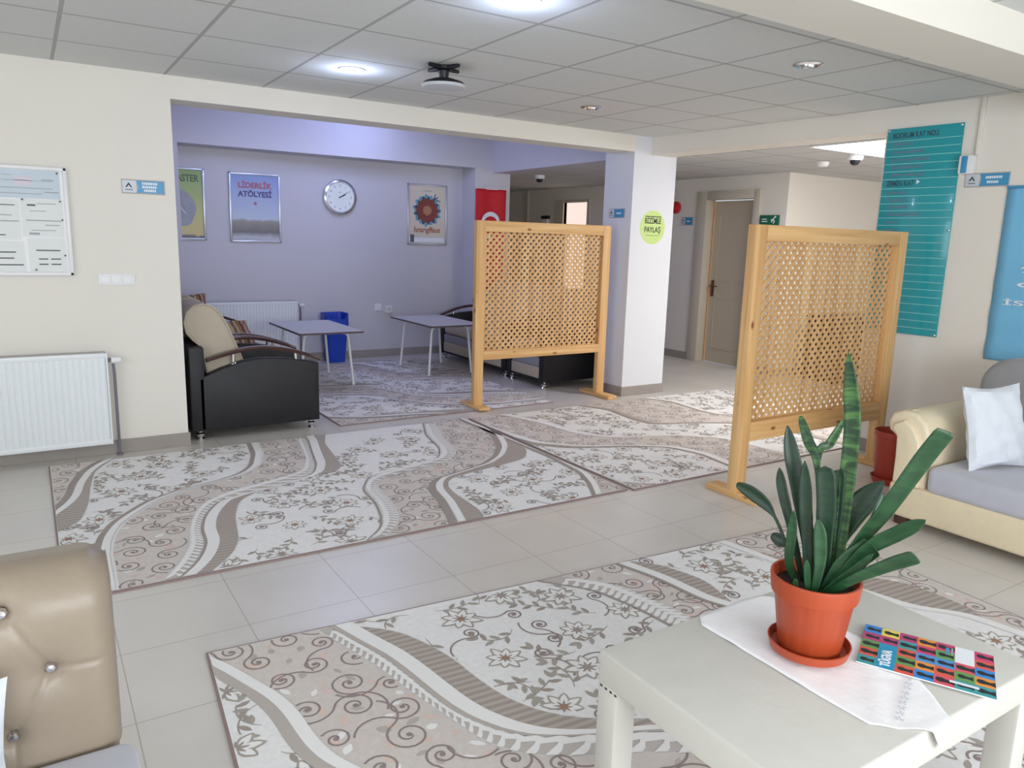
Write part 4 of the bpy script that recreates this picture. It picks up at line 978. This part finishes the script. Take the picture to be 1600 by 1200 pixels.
# ------------------------------------------------------------------ coffee table, runner, plant, magazine
ZT = .45
t = thing('coffee_table', (1.575, 1.015, .0135), 'square legged coffee table under a cream cover with plant on it', 'table')
x0, x1, y0, y1 = -.45, .45, -.30, .30; zt = ZT-.0135
b = MB(); b.box(x0, x1, y0, y1, zt-.085, zt, M_cloth, bev=.007, seg=3)
b.tube([(x1-.012, y0-.001, zt-.085), (x1-.010, y0-.004, zt-.02)], .006, M_cloth, 8)
b.build('tabletop', t)
for sx in (0, 1):
    for sy in (0, 1):
        xx = x0 if sx == 0 else x1-.07; yy = y0 if sy == 0 else y1-.07
        b = MB(); b.box(xx, xx+.07, yy, yy+.07, 0, zt-.08, M_cloth, bev=.008); b.build('leg', t)
b = MB()
for k in range(4): b.box(x0-.0015, x0-.0005, y1-.012-.018*k-.008, y1-.012-.018*k, zt-.092, zt-.087, M_stitch)
b.build('stitching', t)
# satin runner lying on the table, one tip hanging over the near edge
b = MB(); zr = ZT+.0025
# outline in world XY, right side and left side as functions of v
import itertools
outline = [(1.47, 1.312), (1.435, 1.27), (1.432, 1.1), (1.428, .95), (1.432, .79), (1.47, .748), (1.515, .724), (1.524, .706), (1.606, .706), (1.614, .724), (1.66, .78), (1.70, .84), (1.735, .93), (1.75, 1.04), (1.75, 1.2), (1.74, 1.29), (1.70, 1.312)]
bm = bmesh.new(); n = 44
def inpoly(px, py):
    c = False; j = len(outline)-1
    for i in range(len(outline)):
        xi, yi = outline[i]; xj, yj = outline[j]
        if (yi > py) != (yj > py) and px < (xj-xi)*(py-yi)/(yj-yi)+xi: c = not c
        j = i
    return c
def rowspan(y):
    xs = []
    for i in range(len(outline)):
        (xa, ya), (xb, yb) = outline[i], outline[(i+1) % len(outline)]
        if (ya-y)*(yb-y) <= 0 and ya != yb: xs.append(xa+(xb-xa)*(y-ya)/(yb-ya))
    return min(xs), max(xs)
rowsY = [1.311-(1.311-.7065)*j/n for j in range(n+1)]
vs = []; nu = 22
def hgt(x, y): return zr+.0014*(1+math.sin(x*38+y*11))*max(0, math.sin(y*17+x*6))+.0022*max(0, math.sin(x*22-y*31))**3
for y in rowsY:
    a, c = rowspan(y)
    for i in range(nu+1): x = a+(c-a)*i/nu; vs.append((x, y, hgt(x, y)))
# hanging tip
for dz, hw in ((.003, .040), (.012, .034), (.030, .020), (.050, .003)):
    for i in range(nu+1): vs.append((1.565+hw*(2*i/nu-1), .7025-.002*(dz > .01)-.0, ZT-dz+.004*(dz < .005)))
R = n+1+4
b.add(vs, [[j*(nu+1)+i, (j+1)*(nu+1)+i, (j+1)*(nu+1)+i+1, j*(nu+1)+i+1] for j in range(R-1) for i in range(nu)], M_satin, True)
o = b.build('table_runner', sharp=120); md = o.modifiers.new('thickness', 'SOLIDIFY'); md.thickness = .0012; md.offset = 0
tag(o, 'white satin embroidered runner under the orange pot with its tip hanging over the table edge', 'runner')
b = MB(); rn = random.Random(9)
for k in range(9):
    f = k/8; cx, cy = 1.50+.17*f, .765+.075*f
    for q in range(5):
        a = q*2*PI/5+rn.random(); L_ = .011
        b.add([(cx, cy, zr+.0052), (cx+L_*.6*math.cos(a-.4), cy+L_*.6*math.sin(a-.4), zr+.0056), (cx+L_*math.cos(a), cy+L_*math.sin(a), zr+.0052), (cx+L_*.6*math.cos(a+.4), cy+L_*.6*math.sin(a+.4), zr+.0056)], [[0, 1, 2, 3]], M_signg)
e_ = b.build('embroidery', o)

PC = (1.565, 1.04)
t = thing('potted_snake_plant', (PC[0], PC[1], ZT+.009), 'snake plant with long green leaves in an orange pot on the coffee table', 'plant')
b = MB(); seg = 80; prof = [(.0, .012), (.070, .012), (.0735, .016), (.092, .148), (.095, .154), (.101, .156), (.1055, .195), (.1045, .200), (.099, .200), (.093, .155), (.088, .12)]
vs = []
for r_, z in prof:
    for k in range(seg):
        a = 2*PI*k/seg; rr = r_ - (.0016 if (.014 < z < .157 and k % 5 == 0 and r_ > .07) else 0); vs.append((rr*math.cos(a), rr*math.sin(a), z))
b.add(vs, [[i*seg+k, i*seg+(k+1) % seg, (i+1)*seg+(k+1) % seg, (i+1)*seg+k] for i in range(len(prof)-1) for k in range(seg)], M_pot, True); b.build('pot', t)
b = MB(); b.lathe([(0, .001), (.078, .001), (.092, .008), (.098, .030), (.095, .031), (.088, .012), (0, .009)], (0, 0, 0), M_pot, 56); b.build('saucer', t)
b = MB(); b.grid(lambda u, v: Vector((.094*v*math.cos(2*PI*u), .094*v*math.sin(2*PI*u), .168+.004*math.sin(20*u*v+9*v)+.006*(1-v))), 36, 8, M_soil); b.build('soil', t)
LEAVES = [
 ( [(0.023, -0.035, 0.209), (0.024, -0.036, 0.346), (0.024, -0.035, 0.566), (0.016, -0.025, 0.671), (0.009, -0.013, 0.756)] , 0.036 ,'t'),
 ( [(0.002, -0.039, 0.204), (0.016, -0.096, 0.33), (0.022, -0.141, 0.415), (0.036, -0.198, 0.543), (0.038, -0.237, 0.617)] , 0.041 ,'f'),
 ( [(0.013, -0.02, 0.193), (0.032, -0.019, 0.293), (0.066, -0.04, 0.373), (0.111, -0.076, 0.45)] , 0.058 ,'t'),
 ( [(-0.011, -0.037, 0.189), (0.009, -0.109, 0.304), (0.025, -0.176, 0.373), (0.03, -0.225, 0.418)] , 0.036 ,'t'),
 ( [(-0.022, -0.04, 0.181), (-0.017, -0.101, 0.237), (-0.005, -0.173, 0.299), (-0.002, -0.231, 0.342)] , 0.035 ,'f'),
 ( [(-0.025, 0.038, 0.166), (-0.034, 0.078, 0.282), (-0.042, 0.118, 0.341), (-0.056, 0.166, 0.372), (-0.067, 0.209, 0.385)] , 0.035 ,'p'),
 ( [(0.002, 0.033, 0.174), (-0.015, 0.076, 0.314), (-0.021, 0.104, 0.394), (-0.02, 0.12, 0.448)] , 0.025 ,'t'),
 ( [(0.02, 0.025, 0.209), (0.01, 0.069, 0.371), (0.006, 0.105, 0.477), (0.009, 0.13, 0.551)] , 0.038 ,'t'),
 ( [(0.034, 0.022, 0.207), (0.037, 0.052, 0.453), (0.038, 0.087, 0.518), (0.041, 0.119, 0.574)] , 0.025 ,'p'),
 ( [(0.036, 0.017, 0.208), (0.042, 0.057, 0.474), (0.077, 0.052, 0.516), (0.113, 0.046, 0.572)] , 0.022 ,'p'),
 ( [(-0.006, -0.027, 0.189), (-0.014, -0.021, 0.32), (-0.02, -0.019, 0.404), (-0.029, -0.011, 0.488)] , 0.044 ,'r'),
 ( [(-0.017, 0.007, 0.177), (-0.025, 0.019, 0.302), (-0.031, 0.029, 0.391), (-0.037, 0.038, 0.49)] , 0.03 ,'t'),
 ( [(0.016, -0.024, 0.194), (0.016, -0.024, 0.315), (0.015, -0.022, 0.41), (0.014, -0.021, 0.477)] , 0.032 ,'r'),
 ( [(0.016, 0.067, 0.144), (0.01, 0.093, 0.232), (0.008, 0.114, 0.249), (0.002, 0.141, 0.258)] , 0.032 ,'p'),
 ( [(-0.057, -0.023, 0.171), (-0.064, -0.021, 0.217), (-0.072, -0.019, 0.269)] , 0.015 ,'t'),
 ( [(-0.014, -0.034, 0.182), (-0.004, -0.067, 0.251), (0.011, -0.107, 0.302), (0.012, -0.126, 0.326)] , 0.05 ,'r'),
 ( [(0.04, -0.03, 0.19), (0.07, -0.055, 0.27), (0.109, -0.067, 0.352), (0.139, -0.064, 0.414)] , 0.022 ,'t'),
 ( [(-0.07, -0.003, 0.165), (-0.075, -0.0, 0.188), (-0.079, 0.001, 0.214)] , 0.013 ,'t'),
 ( [(-0.043, -0.026, 0.192), (-0.039, -0.032, 0.245), (-0.041, -0.029, 0.311), (-0.046, -0.02, 0.365)] , 0.029 ,'t'),
 ( [(-0.022, 0.033, 0.161), (-0.041, 0.049, 0.224), (-0.047, 0.046, 0.296), (-0.053, 0.043, 0.367)] , 0.023 ,'t'),
 ( [(-0.027, -0.032, 0.173), (-0.018, -0.069, 0.221), (-0.011, -0.104, 0.262), (-0.004, -0.138, 0.315)] , 0.02 ,'t'),
]
def leafmat(name, c1, c2):
    m = mat(name, c1, rough=.38, spec=.5); nt = m.node_tree; N = nt.nodes; L = nt.links
    tc = N.new('ShaderNodeTexCoord'); mp = N.new('ShaderNodeMapping'); mp.inputs['Scale'].default_value = (14, 14, 60); L.new(tc.outputs['Object'], mp.inputs[0])
    n = N.new('ShaderNodeTexNoise'); n.inputs['Scale'].default_value = 1; n.inputs['Detail'].default_value = 3; n.inputs['Distortion'].default_value = .8; L.new(mp.outputs[0], n.inputs['Vector'])
    c = N.new('ShaderNodeValToRGB'); c.color_ramp.elements[0].position = .42; c.color_ramp.elements[1].position = .62
    c.color_ramp.elements[0].color = rgb(*c1); c.color_ramp.elements[1].color = rgb(*c2)
    L.new(n.outputs['Fac'], c.inputs['Fac']); L.new(c.outputs['Color'], N['Principled BSDF'].inputs['Base Color'])
    N['Principled BSDF'].inputs['Subsurface Weight'].default_value = .05
    return m
ML = [leafmat('leaf_banded', (24, 58, 34), (66, 112, 58)), leafmat('leaf_dark', (22, 50, 34), (28, 60, 40)), leafmat('leaf_mid', (30, 70, 42), (40, 84, 50))]
tocam = Vector((-.83, -.55, .0)).normalized()
for li, (pts, wd, kind) in enumerate(LEAVES):
    P = [Vector((p[0], p[1], p[2]-.006)) for p in pts]
    b0 = Vector((P[0].x*.6, P[0].y*.6, .165)); ctl = [b0]+P
    if P[0].z < .19: ctl = [Vector((P[0].x, P[0].y, .165))]+P[1:]
    # Catmull-Rom
    def cr(t_):
        n = len(ctl)-1; s_ = min(n-1e-6, t_*n); i = int(s_); f = s_-i
        p0, p1, p2, p3 = ctl[max(0, i-1)], ctl[i], ctl[min(n, i+1)], ctl[min(n, i+2)]
        return .5*((2*p1)+(p2-p0)*f+(2*p0-5*p1+4*p2-p3)*f*f+(3*p1-p0-3*p2+p3)*f**3)
    n = 26; vs = []; m_ = 6
    rn = random.Random(li); tw = rn.uniform(-.35, .35)
    for i in range(n+1):
        s_ = i/n; c = cr(s_); tg = (cr(min(1, s_+.02))-cr(max(0, s_-.02))).normalized()
        sd = tg.cross(tocam); sd = sd.normalized() if sd.length > .05 else Vector((1, 0, 0)); nm = sd.cross(tg).normalized()
        sd = (sd*math.cos(tw*s_)+nm*math.sin(tw*s_)).normalized(); nm = sd.cross(tg).normalized()
        if kind == 't': wp = min(1, .45+1.1*s_)*(1-max(0, (s_-.72)/.28)**1.8)
        elif kind == 'f': wp = min(1, .40+.75*s_)*(1 if s_ < .97 else .86)
        elif kind == 'p': wp = (.22 if s_ < .45 else .22+.78*math.sin(PI*min(1, (s_-.45)/.55))**.7)
        else: wp = min(1, .5+1.0*s_)*(math.sqrt(max(0, 1-max(0, (s_-.85)/.15)**2)))
        hw = wd/2*max(.02, wp)
        for k in range(m_+1):
            q = 2*k/m_-1; vs.append(c+sd*hw*q+nm*(-.22*hw*(1-q*q)))
    b = MB(); b.add(vs, [[i*(m_+1)+k, i*(m_+1)+k+1, (i+1)*(m_+1)+k+1, (i+1)*(m_+1)+k] for i in range(n) for k in range(m_)], ML[0 if li in (0, 8, 9) else (1 if li in (7, 11, 5, 6, 13, 2, 10, 12) else 2)], True)
    lo = b.build('leaf', t, sharp=180); md = lo.modifiers.new('thickness', 'SOLIDIFY'); md.thickness = .0022; md.offset = 0

# magazine
ang = math.atan2(-.265, .135)
t = thing('magazine', (1.787, .868, ZT+.0065), 'colourful magazine with rows of coloured tiles lying beside the pot', 'magazine', rz=ang)
LW, LH = .29, .215
b = MB(); b.box(-LW/2, LW/2, -LH/2, LH/2, 0, .003, M_paper); b.build('pages', t)
cols = {'b': (50, 140, 220), 'y': (240, 220, 90), 'm': (190, 60, 120), 'o': (240, 150, 60), 'p': (214, 56, 110), 'g': (100, 160, 80), 'r': (226, 92, 72), 't': (60, 160, 165), 'c': (226, 84, 100), 'l': (80, 150, 215)}
CM = {k: mat('cover_'+k, v, rough=.3) for k, v in cols.items()}; CM['w'] = M_offw; CM['k'] = mat('cover_cyan', (30, 152, 196), rough=.3)
rows = ['bymopwp', 'mmtpgwr', 'gkrllcb' , 'rkgorgo', 'tkrbctt']
b = MB(); nc, nr = 7, 5; cw, ch = LW/nc, LH/nr
for j, row in enumerate(rows):
    for i, ch_ in enumerate(row): b.box(-LW/2+i*cw, -LW/2+(i+1)*cw, LH/2-(j+1)*ch, LH/2-j*ch, .003, .0034, CM[ch_])
cov = b.build('cover', t)
b = MB(); rn = random.Random(4)
for j, row in enumerate(rows):
    for i, c_ in enumerate(row):
        if c_ in 'wk': continue
        cx, cy = -LW/2+(i+.5)*cw, LH/2-(j+.5)*ch; s_ = rn.uniform(.85, 1.1); y_ = rn.uniform(-.002, .002)
        P = [(cx-.017, cy+.004+y_), (cx-.013, cy+.011), (cx-.004, cy+.012), (cx+.003, cy+.007), (cx+.010, cy+.006), (cx+.019, cy+.012), (cx+.020, cy-.012), (cx+.010, cy-.008), (cx+.002, cy-.008), (cx-.006, cy-.011), (cx-.014, cy-.008)]
        b.prism([(cx+(p[0]-cx)*s_, cy+(p[1]-cy)*s_*.85) for p in P], .0034, .0037, 'z', M_dkblk)
b.build('head_silhouette', cov)
text('TÜGVA', .03, M_offw, cov, frame((-LW/2+1.72*cw, -LH/2+.012, .0036), (0, 1, 0), (-1, 0, 0)), bold=.001, maxw=.085)
b = MB(); b.box(.042, .050, .055, .088, .0034, .0038, M_signb); b.box(.054, .058, .05, .09, .0034, .0038, M_print); b.box(.052, .112, -LH/2+.022, -LH/2+.032, .0038, .0041, M_offw); b.build('title_box', cov)

# ------------------------------------------------------------------ beige sofa at right
t = thing('leather_sofa', (3.78, 1.2, 0), 'beige leather sofa with grey seat and rolled arm against the right wall', 'sofa')
def bx(b, *a, **k): b.box(*a, **k)
b = MB(); b.box(.02, 1.0, -1.0, .96, .055, .235, M_leather, bev=.02, seg=3); b.build('base', t)
prof = [(0, .23), (0, .40), (.005, .50), (.03, .575), (.08, .615), (.15, .625), (.21, .60), (.232, .55), (.222, .505), (.19, .485), (.165, .46), (.16, .36), (.16, .23)]
def arm(sgn, y0):
    b = MB(); P = [(y0+sgn*p[0], p[1]) for p in prof]; b.prism(P, .03, .76, 'x', M_leather, bev=.02, seg=3)
    # pleats gathered at the front of the roll
    for k in range(5):
        a = math.radians(20+32*k); cy, cz = y0+sgn*.13, .53
        b.tube([(.03, cy+sgn*.075*math.cos(a), cz+.075*math.sin(a)), (.08, cy+sgn*.088*math.cos(a+.1), cz+.09*math.sin(a+.1)), (.16, cy+sgn*.09*math.cos(a+.2), cz+.088*math.sin(a+.2))], [.004, .007, .002], M_leather, 8)
    ar = b.build('arm', t)
    b = MB(); Q = [(y0+sgn*q[0], q[1]) for q in ((.02, .24), (.025, .38), (.04, .48), (.075, .545), (.13, .575), (.18, .55), (.19, .52), (.16, .49), (.155, .38), (.155, .24))]
    b.prism(Q, .0, .045, 'x', M_leather, bev=.012, seg=3); b.build('arm_front', ar)
arm(1, .78); arm(-1, -.82)
b = MB(); b.box(.01, .80, -.80, .765, .225, .365, M_greyseat, bev=.035, seg=4); b.build('seat_cushion', t)
b = MB()
P = []
for y, z in rrect(1.92, .62, .17, 8): P.append((y-.02, z+.56))
M_ = Matrix.Rotation(math.radians(-6), 4, 'Y')
b.prism(P, .74, .95, 'x', M_greyv, bev=.04, seg=4, M=Matrix.Translation((.03, 0, 0))); b.build('backrest', t)
for fx, fy in ((.10, .90), (.10, -.94), (.92, .88), (.92, -.92)):
    b = MB(); b.prism([(fx-.035, fy-.035), (fx+.035, fy-.035), (fx+.035, fy+.035), (fx-.035, fy+.035)], 0, .06, 'z', M_dkfoot, bev=.004); b.build('foot', t)
b = MB(); pillow(b, .36, .43, .12, M_pillow, Matrix.Identity(4)); o = b.build('throw_pillow'); o.location = (4.09, 1.815, .575); o.rotation_euler = (math.radians(-13), math.radians(-2), math.radians(-18))
tag(o, 'white throw pillow leaning in the corner of the beige leather sofa', 'pillow')
t = thing('plant_pot', (4.50, 2.56, 0), 'empty brick red plastic pot on the floor between screen and sofa', 'pot')
b = MB(); b.lathe([(0, .03), (.085, .03), (.088, .035), (.108, .30), (.114, .302), (.114, .335), (.108, .335), (.100, .30), (.082, .05), (0, .05)], (0, 0, 0), M_pot2, 40); b.build('pot', t)
b = MB(); b.lathe([(0, .002), (.095, .002), (.112, .04), (.108, .042), (.09, .02), (0, .02)], (0, 0, 0), M_pot2, 40); b.build('saucer', t)

# ------------------------------------------------------------------ tufted sofa in the left foreground
t = thing('tufted_sofa', (-.55, 1.61, 0), 'tan leather sofa back with crystal buttons at lower left corner', 'sofa')
bt = [(.53, .60), (.46, .73), (.46, .475), (.39, .60), (.32, .73), (.32, .475), (.25, .60), (.18, .73), (.18, .475), (.11, .60), (.04, .73), (.04, .475), (-.03, .60), (-.10, .73), (-.10, .475), (-.17, .60), (-.24, .73), (-.24, .475), (-.31, .6), (-.38, .73), (-.38, .475)]
b = MB(); X0, X1, Z0, Z1 = -.60, .645, .40, .80
pairs = [(p, q) for i, p in enumerate(bt) for q in bt[i+1:] if .10 < math.hypot(p[0]-q[0], p[1]-q[1]) < .16 and p[1] != q[1]]
pairs += [(p, (p[0], p[1]+.12)) for p in bt if p[1] > .7] + [((.53, .60), (.68, .60)), ((.46, .475), (.46, .38))]
def segd(px, pz, a, c):
    dx, dz = c[0]-a[0], c[1]-a[1]; t_ = max(0, min(1, ((px-a[0])*dx+(pz-a[1])*dz)/(dx*dx+dz*dz)))
    return math.hypot(px-a[0]-t_*dx, pz-a[1]-t_*dz), t_
def face_(u, v):
    su = max(0, (u-.97)/.03); sv = max(0, (v-.95)/.05); u = min(1, u/.97); v = min(1, v/.95)
    x = X0+(X1-X0)*u; z = Z0+(Z1-Z0)*v; y = -.035
    e = (x-(X1-.05))/.05
    if e > 0: y += .05*(1-math.sqrt(max(0, 1-e*e)))
    ez = (z-.70)/.10
    if ez > 0: y += .10*(1-math.sqrt(max(0, 1-min(1, ez)**2)))
    for bx_, bz in bt:
        d = math.hypot(x-bx_, z-bz)
        if d < .12: y += .014*math.exp(-(d/.016)**2)+.012*math.exp(-(d/.045)**2)
    for p, q in pairs:
        if abs(x-(p[0]+q[0])/2) < .15:
            d, t_ = segd(x, z, p, q)
            if d < .03: y += .0035*math.exp(-(d/.006)**2)*(1-.7*abs(2*t_-1)*0)
    if e > 0 and z > .74: z -= .03*e*e*min(1, (z-.74)/.06)
    if su: y = y+(.13-y)*su
    if sv: y = y+(.13-y)*sv; z -= .01*sv
    return Vector((x, y, z))
b.grid(face_, 268, 106, M_tuft)
P = [(X0, .08), (X1-.004, .08), (X1-.004, .72), (X1-.03, .755), (X0+.012, .77), (X0, .765)]
b.prism(P, .05, .128, 'y', M_tuft, bev=.006, seg=2); b.build('backrest', t)
for bx_, bz in bt:
    b = MB(); Mb = frame((bx_, -.012, bz), (1, 0, 0), (0, 0, 1)); b.lathe([(.0115, 0), (.0115, .004), (.0075, .010), (0, .011)], (0, 0, 0), M_chrome, 8, M=Mb); b.build('crystal_button', t)
b = MB(); b.box(-.62, .665, -.62, -.035, .30, .42, M_greyseat, bev=.03, seg=4); b.build('seat_cushion', t)
b = MB(); b.box(-.60, .64, -.60, .0, .08, .30, M_tuft, bev=.015, seg=2); b.build('base', t)
for fx in (-.55, .58):
    for fy in (-.55, .10):
        b = MB(); b.cyl((fx, fy, 0), (fx, fy, .085), .02, M_chrome, r1=.025, seg=14); b.build('foot', t)
b = MB(); pillow(b, .36, .27, .12, M_pillow, Matrix.Identity(4)); o = b.build('throw_pillow'); o.location = (-.262, 1.46, .515); o.rotation_euler = (math.radians(-22), 0, math.radians(4))
tag(o, 'white pillow at the left edge on the tufted tan sofa', 'pillow')
